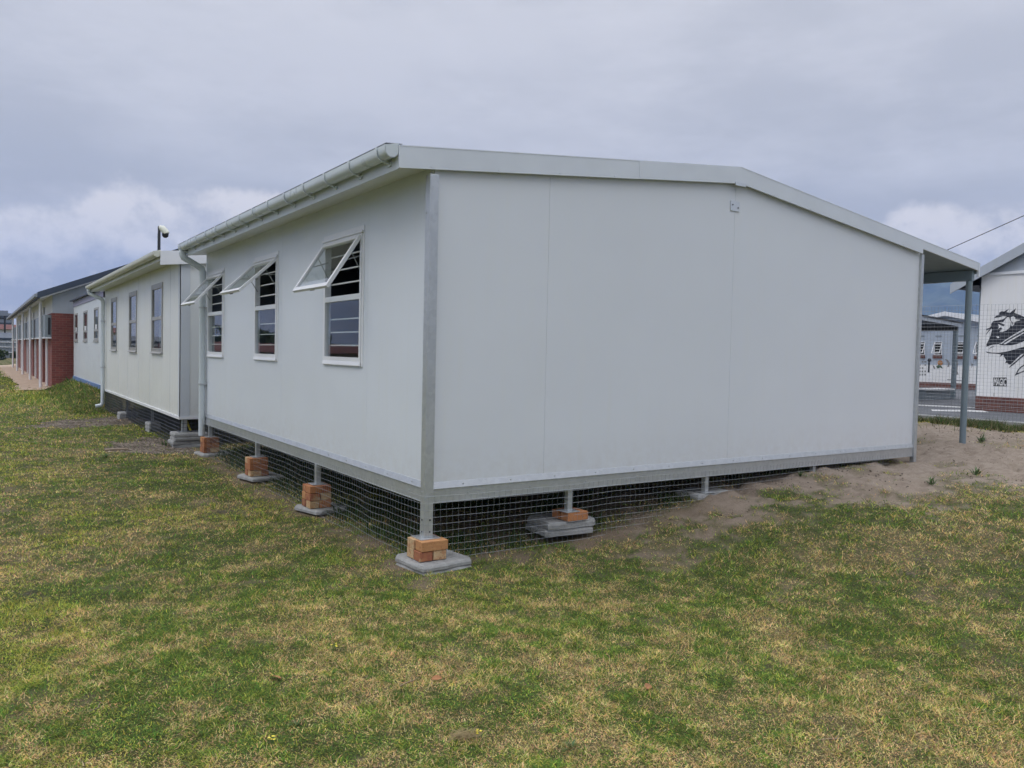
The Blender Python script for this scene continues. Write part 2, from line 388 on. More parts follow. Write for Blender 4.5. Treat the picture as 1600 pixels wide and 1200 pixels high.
# ================================================================== GROUND
def graded(lo, hi, step, far):
    a = list(np.arange(lo, hi+1e-6, step)); s = step; x = hi
    while x < far: s *= 1.25; x += s; a.append(x)
    s = step; x = lo; pre = []
    while x > -far: s *= 1.25; x -= s; pre.append(x)
    return np.array(pre[::-1]+a)
gx = graded(-5, 12, .055, 9000); gy = graded(-5.5, 10, .055, 9000)
gx, gy = gx[np.abs(gx) < 4500], gy[np.abs(gy) < 4500]
GX, GY = np.meshgrid(gx, gy, indexing='ij'); GZ = ground_z(GX, GY)
sm = sand_m(GX, GY)
GZ = GZ+sm*((fbm(GX*6, GY*6, 91, 3)-.5)*.085-.05*sstep(.60, .72, fbm(GX*4.2, GY*4.2, 95, 2)))*(np.hypot(GX, GY) < 20)
def add_grid(name, X, Y, Z, mat):
    nx, ny = X.shape; me = bpy.data.meshes.new(name)
    idx = np.arange(nx*ny).reshape(nx, ny)
    q = np.stack([idx[:-1, :-1], idx[1:, :-1], idx[1:, 1:], idx[:-1, 1:]], -1).reshape(-1, 4)
    me.vertices.add(nx*ny); me.vertices.foreach_set('co', np.stack([X, Y, Z], -1).astype(np.float32).ravel())
    me.loops.add(q.size); me.loops.foreach_set('vertex_index', q.astype(np.int32).ravel())
    me.polygons.add(len(q)); me.polygons.foreach_set('loop_start', np.arange(0, q.size, 4, dtype=np.int32))
    me.update(); me.validate(); me.polygons.foreach_set('use_smooth', np.ones(len(q), bool))
    me.materials.append(MATS[mat]); o = bpy.data.objects.new(name, me); COL.objects.link(o); return o
ground = add_grid('ground', GX, GY, GZ, 'ground_soil'); tag(ground, kind='structure')
at = ground.data.attributes.new('mask', 'FLOAT_COLOR', 'POINT')
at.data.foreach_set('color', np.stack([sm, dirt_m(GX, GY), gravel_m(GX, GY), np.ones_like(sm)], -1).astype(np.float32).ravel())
at = ground.data.attributes.new('dry', 'FLOAT', 'POINT'); at.data.foreach_set('value', dry_m(GX, GY).astype(np.float32).ravel())
def gz(x, y): return float(ground_z(x, y))

# ------------------------------------------------------------------ turf
def make_blades(name, x, y, h, w, lean, color, mat='grass_blades', bend=True):
    n = len(x); z = ground_z(x, y)+.003
    th = rng.uniform(0, 2*np.pi, n); ph = rng.uniform(0, 2*np.pi, n)
    side = np.stack([np.cos(ph), np.sin(ph), np.zeros(n)], -1)*(w/2)[:, None]
    d = np.stack([np.cos(th)*np.sin(lean), np.sin(th)*np.sin(lean), np.cos(lean)], -1)
    b = np.stack([x, y, z], -1)
    if bend:
        l2 = lean+rng.uniform(.2, .8, n)
        d2 = np.stack([np.cos(th)*np.sin(l2), np.sin(th)*np.sin(l2), np.cos(l2)], -1)
        m = b+d*(h*.5)[:, None]; t = m+d2*(h*.55)[:, None]
        P = np.stack([b-side, b+side, m+side*.85, m-side*.85, t], 1).reshape(-1, 3)
        base = np.arange(n)*5
        loops = np.stack([base, base+1, base+2, base+3, base+3, base+2, base+4], -1).ravel()
        starts = (np.arange(n)*7)[:, None]+np.array([0, 4]); starts = starts.ravel(); k = 5; nl = 7
    else:
        t = b+d*h[:, None]; P = np.stack([b-side, b+side, t], 1).reshape(-1, 3); base = np.arange(n)*3
        loops = np.stack([base, base+1, base+2], -1).ravel(); starts = np.arange(n)*3; k = 3
    me = bpy.data.meshes.new(name)
    me.vertices.add(len(P)); me.vertices.foreach_set('co', P.astype(np.float32).ravel())
    me.loops.add(len(loops)); me.loops.foreach_set('vertex_index', loops.astype(np.int32))
    me.polygons.add(len(starts)); me.polygons.foreach_set('loop_start', starts.astype(np.int32)); me.update()
    c = np.repeat(np.concatenate([color, np.ones((n, 1))], 1), k, 0)
    a = me.attributes.new('Col', 'FLOAT_COLOR', 'POINT'); a.data.foreach_set('color', c.astype(np.float32).ravel())
    me.color_attributes.active_color_index = 0
    me.materials.append(MATS[mat]); o = bpy.data.objects.new(name, me); COL.objects.link(o); return o
SLABS = []   # footprints (x0,x1,y0,y1) kept free of grass
def keep_mask(x, y):
    k = np.ones(len(x), bool)
    for (a, b, c, d) in SLABS: k &= ~((x > a) & (x < b) & (y > c) & (y < d))
    return k
def scatter_grass():
    cx, cy = CAM.x, CAM.y
    def polar(n, r0_, r1, p, half=1.12):
        u = rng.random(n)
        if p == 0: r = np.sqrt(r0_**2+u*(r1**2-r0_**2))            # uniform per area
        else: r = r0_*np.exp(u*math.log(r1/r0_))                   # density ~ 1/r^2
        a = AZ+rng.uniform(-half, half, n); return cx+r*np.sin(a), cy+r*np.cos(a), r
    def cull(x, y, r, thin):
        s = sand_m(x, y); d = dirt_m(x, y); g = gravel_m(x, y)
        q = np.clip(1-1.0*s**.8-.8*d, 0, 1)*(1-.93*g)
        q = np.maximum(q, .02*(s < .9))
        inside = (x > .1) & (y > .1) & (x < 6.7) & (y < 7.1); q = np.where(inside, np.maximum(q, .5)*.8*(np.minimum(x, y) < 2.4), q)
        q = np.where((x > 0) & (y > 7.9), 0, q); q = np.where(x > 10.9, 0, q)
        q = np.where((y > 27) & (x > -1.6), 0, q)
        return (rng.random(len(x)) < q) & keep_mask(x, y)
    def colour(x, y, n):
        dry = dry_m(x, y)-.30*sstep(5, 10, y)*sstep(1, -1, x); pick = rng.random(n)
        pd = np.clip(.02+.66*dry, 0, 1)
        green = np.stack([.085+.07*rng.random(n), .16+.11*rng.random(n), .03+.02*rng.random(n)], -1)
        yel = np.stack([.33+.14*rng.random(n), .38+.13*rng.random(n), .065+.03*rng.random(n)], -1)
        straw = np.stack([.50+.26*rng.random(n), .40+.20*rng.random(n), .185+.10*rng.random(n)], -1)
        lush = sstep(.52, .7, fbm(x*.7+9, y*.7, 131, 3))
        c = np.where((pick < pd)[:, None], straw, np.where((rng.random(n) < .22+.5*lush)[:, None], yel, green))
        cl = .52+.96*fbm(x*14, y*14, 141, 3)
        return c*((.82+.55*rng.random(n))*cl)[:, None]*np.array([1.03, .955, .9])
    n = 1500000; x, y, r = polar(n, .9, 6.5, 0); k = cull(x, y, r, 0) & (rng.random(n) < 1-.93*sstep(2.9, 6.5, r)); x, y, r = x[k], y[k], r[k]; n = len(x)
    g1 = make_blades('grass', x, y, rng.uniform(.012, .036, n)*(1-.25*dry_m(x, y))*(.5+.85*sstep(.3, .75, fbm(x*9, y*9, 151, 3))), rng.uniform(.0018, .0036, n), rng.uniform(.55, 1.5, n), colour(x, y, n))
    n = 1750000; x, y, r = polar(n, 3.2, 64, 1); k = cull(x, y, r, 0) & (rng.random(n) < sstep(3.0, 5.5, r)); x, y, r = x[k], y[k], r[k]; n = len(x)
    sc = np.clip(r/5, 1, 6)
    long_ = 1+1.6*sstep(13, 20, y)*sstep(-3, -1, x)
    g2 = make_blades('grass', x, y, rng.uniform(.014, .038, n)*(.8+.2*sc)*long_*(.55+.8*sstep(.3, .75, fbm(x*6, y*6, 153, 3))), rng.uniform(.0028, .0055, n)*sc, rng.uniform(.5, 1.45, n), colour(x, y, n), bend=False)
    n = 42000; x = 10.25+.42*rng.normal(size=n)+.0; y = rng.uniform(-6, 6, n); k = (fbm(x*2, y*2, 611, 3) > .40) & (x < 10.98); x, y = x[k], y[k]; n = len(x)
    gc = np.stack([.045+.05*rng.random(n), .07+.06*rng.random(n), .022+.02*rng.random(n)], -1); gc[rng.random(n) < .22] = (.26, .22, .12)
    g3 = make_blades('grass', x, y, rng.uniform(.04, .17, n)*(.5+fbm(x*1.5, y*1.5, 615, 3)), rng.uniform(.005, .010, n), rng.uniform(.1, .8, n), gc)
    n = 30000; x = rng.uniform(-1.5, .15, n); y = rng.uniform(15.5, 28.2, n); k = (rng.random(n) < sstep(-1.4, -.3, x)*1.2*fbm(x*2, y*2, 621, 3)) & ~((x > -.25) & (y < 17)) & ~((x > -.05) & (y > 19.5)) & ~((x > -.7) & (y > 27.9)); x, y = x[k], y[k]; n = len(x)
    gc = np.stack([.06+.09*rng.random(n), .10+.10*rng.random(n), .03+.02*rng.random(n)], -1); gc[rng.random(n) < .12] = (.28, .24, .12)
    g4 = make_blades('grass', x, y, rng.uniform(.04, .13, n), rng.uniform(.008, .018, n), rng.uniform(.1, .9, n), gc)
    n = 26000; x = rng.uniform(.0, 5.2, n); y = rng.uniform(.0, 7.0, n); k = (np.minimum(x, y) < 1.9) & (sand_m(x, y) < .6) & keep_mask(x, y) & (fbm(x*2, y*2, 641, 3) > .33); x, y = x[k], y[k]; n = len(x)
    gc = np.stack([.03+.03*rng.random(n), .055+.05*rng.random(n), .02+.012*rng.random(n)], -1)  # underfloor shade put into the blade colour, darker than the open lawn
    g5 = make_blades('grass', x, y, rng.uniform(.05, .20, n), rng.uniform(.006, .012, n), rng.uniform(.15, 1.0, n), gc); tag(g5, 'uncut grass under the new classroom floor, coloured dark to deepen the shade', 'grass', kind='stuff')
    tag(g3, 'taller dark verge grass along the roadside fence', 'grass', kind='stuff'); tag(g4, 'long wild grass on the mound before the blue bottom strip', 'grass', kind='stuff')
    for g in (g1, g2): tag(g, kind='stuff')
    tag(g1, 'short patchy green and straw turf of the near lawn', 'grass'); tag(g2, 'short turf of the far part of the lawn', 'grass')

# ================================================================== MAIN CLASSROOM
W, L, H = 6.78, 7.20, 2.412
RX, RZ = 3.39, 2.883            # ridge
SL, SR = .105, .117             # slopes left / right
def roof_z(x): return RZ-(RX-x)*SL if x < RX else RZ-(x-RX)*SR
A = thing('prefab_classroom', 'new white panel classroom with blank gable end, open windows and galvanised corner post, nearest building', 'building')
# gable walls
def gable(y0, y1, name, mat, par, x0=.0, x1=W, zb=0., seams=()):
    drop = .13
    xs = [x0]+list(seams)+[x1]
    mb = MB(); g = .0016
    for i in range(len(xs)-1):
        a = xs[i]+(g/2 if i else 0); b = xs[i+1]-(g/2 if i < len(xs)-2 else 0)
        top = [(a, roof_z(a)-drop)]
        if a < RX < b: top.append((RX, RZ-drop))
        top.append((b, roof_z(b)-drop))
        mb.prism([(a, zb), (b, zb)]+top[::-1], 1, y0, y1)
    for sx in xs[1:-1]: mb.box((sx-.02, y0+.012, zb), (sx+.02, y1-.01, roof_z(sx)-drop-.02))
    return mb.build(name, mat, par, bevel=.0015)
gable(0, .05, 'gable_wall', 'white_panel', A, .008, W-.008, seams=(1.09, 3.372))
gable(L-.05, L, 'gable_wall', 'white_panel', A)
WINS = [(1.28, 2.27, R(33)), (3.715, 4.66, R(47)), (6.13, 7.085, R(41))]
ZB, ZT = .86, 2.125
holes = [(y0+.035, y1-.035, ZB+.03, ZT-.06) for y0, y1, _ in WINS]
mb = MB(); wall_holes(mb, 0, 0, .05, .05, L-.05, 0, H, holes); mb.build('window_wall', 'white_panel_ribbed', A)
for yy in (1.2, 2.4, 3.6, 4.8, 6.0): pass
for yy in (1.19, 3.58, 6.02): box((-.0008, yy-.001, .01), (.004, yy+.001, 2.39)).build('panel_joint', 'white_panel', A)
wall_holes(MB(), 0, W-.05, W, .05, L-.05, 0, 2.36, [(1.2, 2.1, .02, 2.1), (3.4, 5.4, .9, 2.0)]).build('veranda_wall', 'white_panel', A)
box((W-.045, 1.2, .02), (W-.01, 2.1, 2.1)).build('door', 'blue_grey_paint', A)
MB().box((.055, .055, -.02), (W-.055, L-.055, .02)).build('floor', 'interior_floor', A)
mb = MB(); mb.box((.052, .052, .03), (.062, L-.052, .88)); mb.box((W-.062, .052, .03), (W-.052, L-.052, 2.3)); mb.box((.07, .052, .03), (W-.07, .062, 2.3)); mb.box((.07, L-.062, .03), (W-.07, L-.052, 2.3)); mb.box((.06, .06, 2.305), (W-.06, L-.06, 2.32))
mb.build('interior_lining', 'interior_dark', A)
# roof slabs
t = .11
mb = MB()
mb.prism([(-.30, roof_z(-.30)-t-.012), (-.30, roof_z(-.30)-.012), (RX, RZ-.012), (RX, RZ-t-.012)], 1, -.028, L+.14)
mb.prism([(RX, RZ-t-.012), (RX, RZ-.012), (W-.02, roof_z(W-.02)-.012), (W-.02, roof_z(W-.02)-t-.012)], 1, -.028, L+.14)
roof = mb.build('roof', 'white_paint', A)
mb = MB(); tv = .075
mb.prism([(W-.02, roof_z(W-.02)-tv-.012), (W-.02, roof_z(W-.02)-.012), (8.10, roof_z(8.10)-.012), (8.10, roof_z(8.10)-tv-.012)], 1, -.028, L+.14)
mb.build('veranda_roof', 'blue_grey_paint', A)
# gable fascia, two lengths a side with lap joints and rivets
def fascia_piece(mb, xa, xb, h, y0, y1):
    mb.prism([(xa, roof_z(xa)-h), (xb, roof_z(xb)-h), (xb, roof_z(xb)+.004), (xa, roof_z(xa)+.004)], 1, y0, y1)
mb = MB()
fascia_piece(mb, -.315, 2.05, .152, -.052, -.032); fascia_piece(mb, 2.035, RX, .150, -.0545, -.0523)
fascia_piece(mb, 2.06, RX-.0005, .150, -.052, -.032)
fascia_piece(mb, RX+.0005, W-.04, .150, -.052, -.032)
for x in (-.05, .55, 1.15, 1.75, 2.35, 2.95, 3.9, 4.5, 5.1, 5.7, 6.3): screw(mb, (x, -.052, roof_z(x)-.135), (0, -1, 0))
mb.prism([(-.315, roof_z(-.315)+.004), (RX, RZ+.004), (RX, RZ+.012), (-.315, roof_z(-.315)+.012)], 1, -.054, .08)
mb.prism([(RX, RZ+.004), (W-.04, roof_z(W-.04)+.004), (W-.04, roof_z(W-.04)+.012), (RX, RZ+.012)], 1, -.054, .08)
mb.build('fascia', 'fascia_white', A)
mb = MB(); fascia_piece(mb, W-.038, 8.13, .092, -.050, -.030); mb.box((8.105, -.053, roof_z(8.13)-.165), (8.14, -.028, roof_z(8.13)+.006))
mb.prism([(W-.038, roof_z(W-.038)+.0045), (8.14, roof_z(8.14)+.0045), (8.14, roof_z(8.14)+.011), (W-.038, roof_z(W-.038)+.011)], 1, -.052, .06)
mb.build('veranda_fascia', 'fascia_white', A)
box((8.115, -.02, roof_z(8.13)-.13), (8.14, L+.14, roof_z(8.13)+.002)).build('veranda_gutter', 'blue_grey_paint', A)
box((8.045, .0, 2.105), (8.105, L, 2.243)).build('veranda_beam', 'blue_grey_paint', A)
for yy in (.045, 3.6, 7.1):
    mb = MB(); zb = gz(8.08, yy)-.15; mb.tube([(8.075, yy, zb), (8.075, yy, 2.105)], .04, 20)
    mb.build('veranda_post', 'blue_grey_paint', A)
# corner posts and bottom beam
def corner_post(x0, y0, zb, zt, n, par=A, s=.074):
    mb = MB().box((x0, y0, zb), (x0+s, y0+s, zt))
    for z in (2.05, 1.3, .45, -.06): screw(mb, (x0+s*.75, y0, z), (0, -1, 0)); screw(mb, (x0, y0+s*.7, z), (-1, 0, 0))
    o = mb.build(n, 'galvanised', par, bevel=.004)
    if zb < -.3:
        for z in (-.27, -.36):
            MB().tube([(x0+s*.62, y0-.0035, z), (x0+s*.62, y0-.001, z)], .007, 10).build('bolt_hole', 'dark_gap', o); MB().tube([(x0-.0035, y0+s*.5, z), (x0-.001, y0+s*.5, z)], .007, 10).build('bolt_hole', 'dark_gap', o)
        h = box((x0-.05, y0-.045, zb-.006), (x0+s+.045, y0+s+.05, zb-.0005)).build('base_plate', 'galvanised', o)
    return o
corner_post(-.062, -.062, -.402, 2.335, 'corner_post')
corner_post(W-.02, -.03, -.24, roof_z(W)-.15, 'corner_post', s=.055)
# angle flashings beside the near post
mb = MB().box((-.004, .013, .0), (.002, .06, 2.335)); mb.build('corner_flashing', 'white_paint', A)
mb = MB()
mb.box((-.012, .014, -.15), (.04, L, -.045)); mb.box((.014, -.012, -.15), (W-.022, .04, -.045))
mb.box((-.018, .014, -.155), (.0, L, -.1495)); mb.box((.014, -.018, -.155), (W-.022, .0, -.1495))
for y in np.arange(.3, L, .6): screw(mb, (-.012, y, -.095), (-1, 0, 0), .008)
for x in np.arange(.35, W, .6): screw(mb, (x, -.012, -.095), (0, -1, 0), .008)
mb.build('bottom_beam', 'galvanised', A)
mb = MB()
mb.prism([(-.004, .004), (-.022, -.044), (.02, -.044), (.006, .004)], 1, .016, L)
mb.prism([(-.004, .004), (-.022, -.044), (.02, -.044), (.006, .004)], 0, .016, W-.024)
for y in np.arange(.25, L, .45): screw(mb, (-.014, y, -.02), (-1, 0, 0), .006)
for x in np.arange(.3, W, .45): screw(mb, (x, -.014, -.02), (0, -1, 0), .006)
mb.build('drip_flashing', 'galvanised', A)
# floor joists (underside)
mb = MB()
for yy in np.arange(.6, L, .6): mb.box((.05, yy-.02, -.14), (W-.05, yy+.02, -.03))
mb.build('floor_joist', 'dark_steel', A)
# ridge plates
mb = MB().box((3.300, -.010, 2.465), (3.432, -.0005, 2.565)); mb.build('bracket_plate', 'zinc_plate', A, bevel=.002)
for (x, z) in ((3.325, 2.525), (3.405, 2.502)): screw(MB(), (x, -.010, z), (0, -1, 0), .008).build('bolt', 'dark_steel', A)
MB().box((3.30, -.062, 2.705), (3.45, -.0555, 2.742)).build('bracket_plate', 'zinc_plate', A, bevel=.001)
# ---- windows
def main_window(y0, y1, ang):
    wn = MB(); frame_rect(wn, 0, -.006, -.0005, y0, y1, ZB, ZT, .036)
    root = wn.build('window', 'white_paint', A, bevel=.001)
    f = MB(); a, b, c, d = y0+.036, y1-.036, ZB+.031, ZT-.061
    frame_rect(f, 0, -.016, .045, a, b, c, d, .034, .05)
    f.box((-.014, a+.034, 1.47), (.043, b-.034, 1.522))
    f.build('window_frame', 'white_paint', root, bevel=.002)
    s = MB(); s.prism([(-.024, ZB+.014), (-.024, ZB+.004), (-.0065, ZB+.004), (-.0165, ZB+.045)], 1, y0+.03, y1-.03); s.build('sill', 'white_paint', root, bevel=.002)
    h = MB(); h.box((-.028, y0+.005, ZT-.066), (-.0065, y1-.005, ZT-.045)); h.build('head_flashing', 'white_paint', root, bevel=.002)
    box((.004, a+.033, c+.049), (.009, b-.033, 1.471)).build('glass_pane', 'window_glass', root)
    g = MB()
    for z in (1.915, 1.78, 1.648, 1.305, 1.178, 1.052): g.box((.047, a+.01, z-.007), (.053, b-.01, z+.007))
    g.build('burglar_bar', 'white_bars', root, bevel=.001)
    # top hung sash
    wS, lS = (b-a)-.02, .565
    M = Matrix.Translation((-.018, (a+b)/2, d-.030)) @ Matrix.Rotation(ang, 4, 'Y')
    s = MB(); q = []
    frame_rect(s, 0, -.014, .016, -wS/2, wS/2, -lS, 0, .040)
    s.v = [tuple(M @ Vector(p)) for p in s.v]; sash = s.build('window_sash', 'white_paint', root, bevel=.002)
    s = MB().box((-.001, -wS/2+.038, -lS+.038), (.004, wS/2-.038, -.038)); s.v = [tuple(M @ Vector(p)) for p in s.v]; s.build('sash_glass', 'window_glass', root)
    hd = MB().box((.016, -.05, -lS+.006), (.03, .05, -lS+.026)); hd.v = [tuple(M @ Vector(p)) for p in hd.v]; hd.build('sash_handle', 'dark_steel', root)
    for sy in (a+.05, b-.05):
        st = MB(); p0 = M @ Vector((.014, sy-(a+b)/2, -.26)); st.tube([p0, (.01, sy, d-.20)], .005, 6); st.tube([M @ Vector((.014, sy-(a+b)/2, -.16)), (.01, sy, d-.36)], .0045, 6)
        st.build('stay_arm', 'wire_zinc', root)
for w in WINS: main_window(*w)
# ---- gutter
def gutter_profile(xo, zo, k=0.):
    c = [(0, .03), (0, -.02)]+[(-.051+.051*math.cos(q), -.028-.050*math.sin(q)) for q in [math.pi*i/10 for i in range(1, 10)]]+[(-.102, -.02), (-.103, .004)]
    return [(xo+x+(-k if x < -.04 else 0), zo+z-(k if z < -.03 else 0)) for x, z in c]
def strip(mb, prof, y0, y1, th=.004):
    n = len(prof); inn = []
    for i, (x, z) in enumerate(prof):
        a = prof[max(0, i-1)]; b = prof[min(n-1, i+1)]; dx, dz = b[0]-a[0], b[1]-a[1]; l = math.hypot(dx, dz); inn.append((x-dz/l*th, z+dx/l*th))
    inn = [(2*x-ix, 2*z-iz) if False else (ix, iz) for (x, z), (ix, iz) in zip(prof, inn)]
    poly = prof+inn[::-1]; vs = [(x, y0, z) for x, z in poly]+[(x, y1, z) for x, z in poly]; m = len(poly); fs = []
    mb.add(vs, [(i, (i+1) % m, (i+1) % m+m, i+m) for i in range(m) if i not in (n-1, m-1)], True)
    fs = [(i, (i+1) % m, (i+1) % m+m, i+m) for i in (n-1, m-1)]
    for i in range(n-1): fs.append((i, i+1, m-2-i, m-1-i)); fs.append((i+m, i+1+m, 2*m-2-i, 2*m-1-i))
    return mb.add(vs, fs)
def gutter(par, xo, zo, y0, y1, by, mat, bstrap=True):
    g = MB(); strip(g, gutter_profile(xo, zo), y0, y1); 
    g.prism(gutter_profile(xo, zo, -.001), 1, y0-.003, y0+.001); g.prism(gutter_profile(xo, zo, -.001), 1, y1-.001, y1+.003)
    o = g.build('gutter', mat, par)
    for y in by:
        s = MB(); strip(s, gutter_profile(xo+.0, zo+.002, .011), y-.014, y+.014, .0045)
        s.tube([(xo-.052, y, zo-.088), (xo-.03, y, zo-.096), (xo-.004, y, zo-.098)], .009, 8); s.box((xo-.012, y-.022, zo-.118), (xo+.001, y+.022, zo-.088))
        if bstrap: s.build('gutter_bracket', mat, o)
    return o
box((-.314, -.030, 2.338), (-.3005, L+.14, 2.503)).build('eave_board', 'fascia_white', A)
gut = gutter(A, -.316, 2.492, -.035, 7.13, [.10+.5325*i for i in range(13)]+[6.98], 'white_plastic')
mb = MB(); mb.prism([(-.412, 2.507), (-.28, 2.519), (-.28, 2.524), (-.412, 2.512)], 1, -.03, 7.16); mb.build('roof_edge', 'roof_grey', A)
def downpipe(par, xo, y, ztop, xw, yw, zbot, mat, r=.046, drop=.16, shoe=False):
    pts = [(xo, y, ztop), (xo, y, ztop-.07), (xo+.015, y+.002, ztop-.105), (xw-.05, yw, ztop-.105-drop), (xw-.012, yw, ztop-.135-drop), (xw, yw, ztop-.18-drop), (xw, yw, zbot+.06), (xw, yw, zbot)]
    if shoe: pts = pts[:-1]+[(xw-.03, yw, zbot), (xw-.16, yw, zbot-.02)]
    mb = MB().tube(pts, r, 18); 
    mb.tube([(xo, y, ztop-.0), (xo, y, ztop-.045)], r*1.12, 18)
    for z in (ztop-.2-drop, .48): mb.tube([(xw, yw, z-.03), (xw, yw, z+.03)], r*1.1, 18)
    o = mb.build('downpipe', mat, par)
    for z in (1.6, .45):
        c = MB().tube([(xw, yw, z-.01), (xw, yw, z+.01)], r*1.2, 18); c.box((xw, yw-r*1.5, z-.01), (xw+.012+r, yw+r*1.5, z+.01)); c.build('pipe_bracket', 'galvanised', o)
downpipe(A, -.367, 7.06, 2.42, -.062, 7.16, -.33, 'white_plastic', drop=.11)

# ---- underfloor legs, brick piles, slabs
def leg(par, x, y, zb, zt=-.15, s=.05, mat='galvanised'):
    mb = MB().box((x-s/2, y-s/2, zb), (x+s/2, y+s/2, zt)); mb.box((x-.075, y-.075, zb-.006), (x+.075, y+.075, zb))
    o = mb.build('support_leg', mat, par, bevel=.002); return o
BR = [(.48, .20, .08), (.36, .13, .055), (.52, .27, .11), (.30, .10, .055), (.58, .44, .25), (.20, .075, .045), (.44, .17, .07)]
def brick_pile(cx, cy, zt, courses, label, rot=0., nx=2, lx=.222, ly=.108, skew=.0):
    """two bricks side by side per course, crossed course on course"""
    o = thing('brick_pile', label, 'bricks', (cx, cy, zt-courses*.075), 'brick piles under the new classroom')
    mb = MB(); h = .0735
    for c in range(courses):
        z = zt-(c+1)*.075
        for k in (-1, 1):
            mb.col = random.choice(BR); j = random.uniform(-.006, .006); a = random.uniform(-.03, .03)+rot
            M = Matrix.Translation((cx+j, cy+random.uniform(-.006, .006), z)) @ Matrix.Rotation(a+(math.pi/2 if c % 2 else 0), 4, 'Z')
            
            sp_ = random.random() < .6; cut = random.uniform(-.03, .03)
            if sp_:
                mb.box((-lx/2, k*.0575-ly/2, .0005), (cut-.002, k*.0575+ly/2, h-random.uniform(0, .004)), M); mb.col = random.choice(BR); mb.box((cut+.003, k*.0575-ly/2+random.uniform(-.006, .004), .0005), (lx/2, k*.0575+ly/2, h), M)
            else: mb.box((-lx/2, k*.0575-ly/2, .0005), (lx/2, k*.0575+ly/2, h), M)
    mb.build('brick_stack', 'stock_brick', o, bevel=.004)
    return o
def slab(cx, cy, zt, sx, sy, th, rot, label, n=1, group='concrete slabs under the new classroom', chip=True):
    o = thing('concrete_slab', label, 'slab', (cx, cy, zt-th*n), group)
    for i in range(n):
        mb = MB(); M = Matrix.Translation((cx+random.uniform(-.012, .012)*i, cy+random.uniform(-.012, .012)*i, zt-(i+1)*th)) @ Matrix.Rotation(rot+random.uniform(-.05, .05)*i, 4, 'Z')
        ch = .05 if chip else .004
        poly = [(-sx/2+ch, -sy/2), (sx/2-ch*.8, -sy/2), (sx/2, -sy/2+ch), (sx/2, sy/2-ch), (sx/2-ch, sy/2), (-sx/2+ch, sy/2), (-sx/2, sy/2-ch), (-sx/2, -sy/2+ch*.4)]
        rg = random.Random(int(abs(cx*1000+cy*77))+i); pp = []
        for e in range(len(poly)):
            (xa, ya), (xb, yb) = poly[e], poly[(e+1) % len(poly)]; k_ = 3 if math.hypot(xb-xa, yb-ya) > .1 else 1
            for q in range(k_): pp.append((xa+(xb-xa)*q/k_+rg.uniform(-.007, .007), ya+(yb-ya)*q/k_+rg.uniform(-.007, .007)))
        poly = pp; inset = .012
        lo = [(x, y, .0) for x, y in poly]; mid = [(x, y, th*.55) for x, y in poly]; tp = [(x*(1-inset/sx*2), y*(1-inset/sy*2), th-.003) for x, y in poly]
        nn = len(poly); fs = [tuple(reversed(range(nn))), tuple(range(2*nn, 3*nn))]
        for q in range(2):
            for e in range(nn): fs.append((q*nn+e, q*nn+(e+1) % nn, (q+1)*nn+(e+1) % nn, (q+1)*nn+e))
        mb.add([M @ Vector(p) for p in lo+mid+tp], fs); mb.build('slab', 'concrete', o, bevel=.004)
    SLABS.append((cx-max(sx, sy)*.5, cx+max(sx, sy)*.5, cy-max(sx, sy)*.5, cy+max(sx, sy)*.5))
    return o
PIERS = [
 # x, y, brick top, courses, slab size, slab layers
 (-.025, -.045, -.408, 2, (.46, .46), 2, 'two courses of loose orange bricks under the corner post', 'double grey concrete slab under the corner post bricks'),
 (-.015, 2.37, -.356, 3, (.40, .45), 1, 'taller loose brick pile second from the near corner along the window side', 'grey concrete slab under the second brick pile on the window side'),
 (-.015, 4.46, -.330, 3, (.44, .46), 1, 'loose brick pile third from the near corner along the window side', 'grey concrete slab under the third brick pile on the window side'),
 (.0, 6.93, -.330, 3, (.46, .46), 1, 'loose brick pile beside the foot of the downpipe', 'grey concrete slab under the brick pile by the downpipe'),
]
for i, (x, y, zt, n, (sx, sy), m, la, lb) in enumerate(PIERS):
    brick_pile(x, y, zt, n, la)
    slab(x+.06, y+.02, zt-n*.075-.001, sx, sy, .046, (.75, .25, .2, .15)[i] if i else .12, lb, m)
    if i: leg(A, x+.01, y, zt+.0065)
brick_pile(1.43, .06, -.345, 1, 'single course of orange bricks under the gable beam')
slab(1.42, .16, -.4215, .52, .40, .062, -.08, 'thick stacked concrete slabs under the bricks of the gable side', 2)
leg(A, 1.38, .02, -.338)
slab(3.16, .13, -.315, .52, .36, .07, .1, 'pale half buried concrete slab under the middle of the gable beam', 1); leg(A, 3.085, .02, -.308)
leg(A, 4.8, .02, -.25, s=.045)
for (x, y) in ((1.4, 2.4), (3.2, 2.4), (1.4, 4.6), (3.2, 4.6), (5, 2.4), (5, 4.6)):
    leg(A, x, y, gz(x, y)-.05, s=.06)

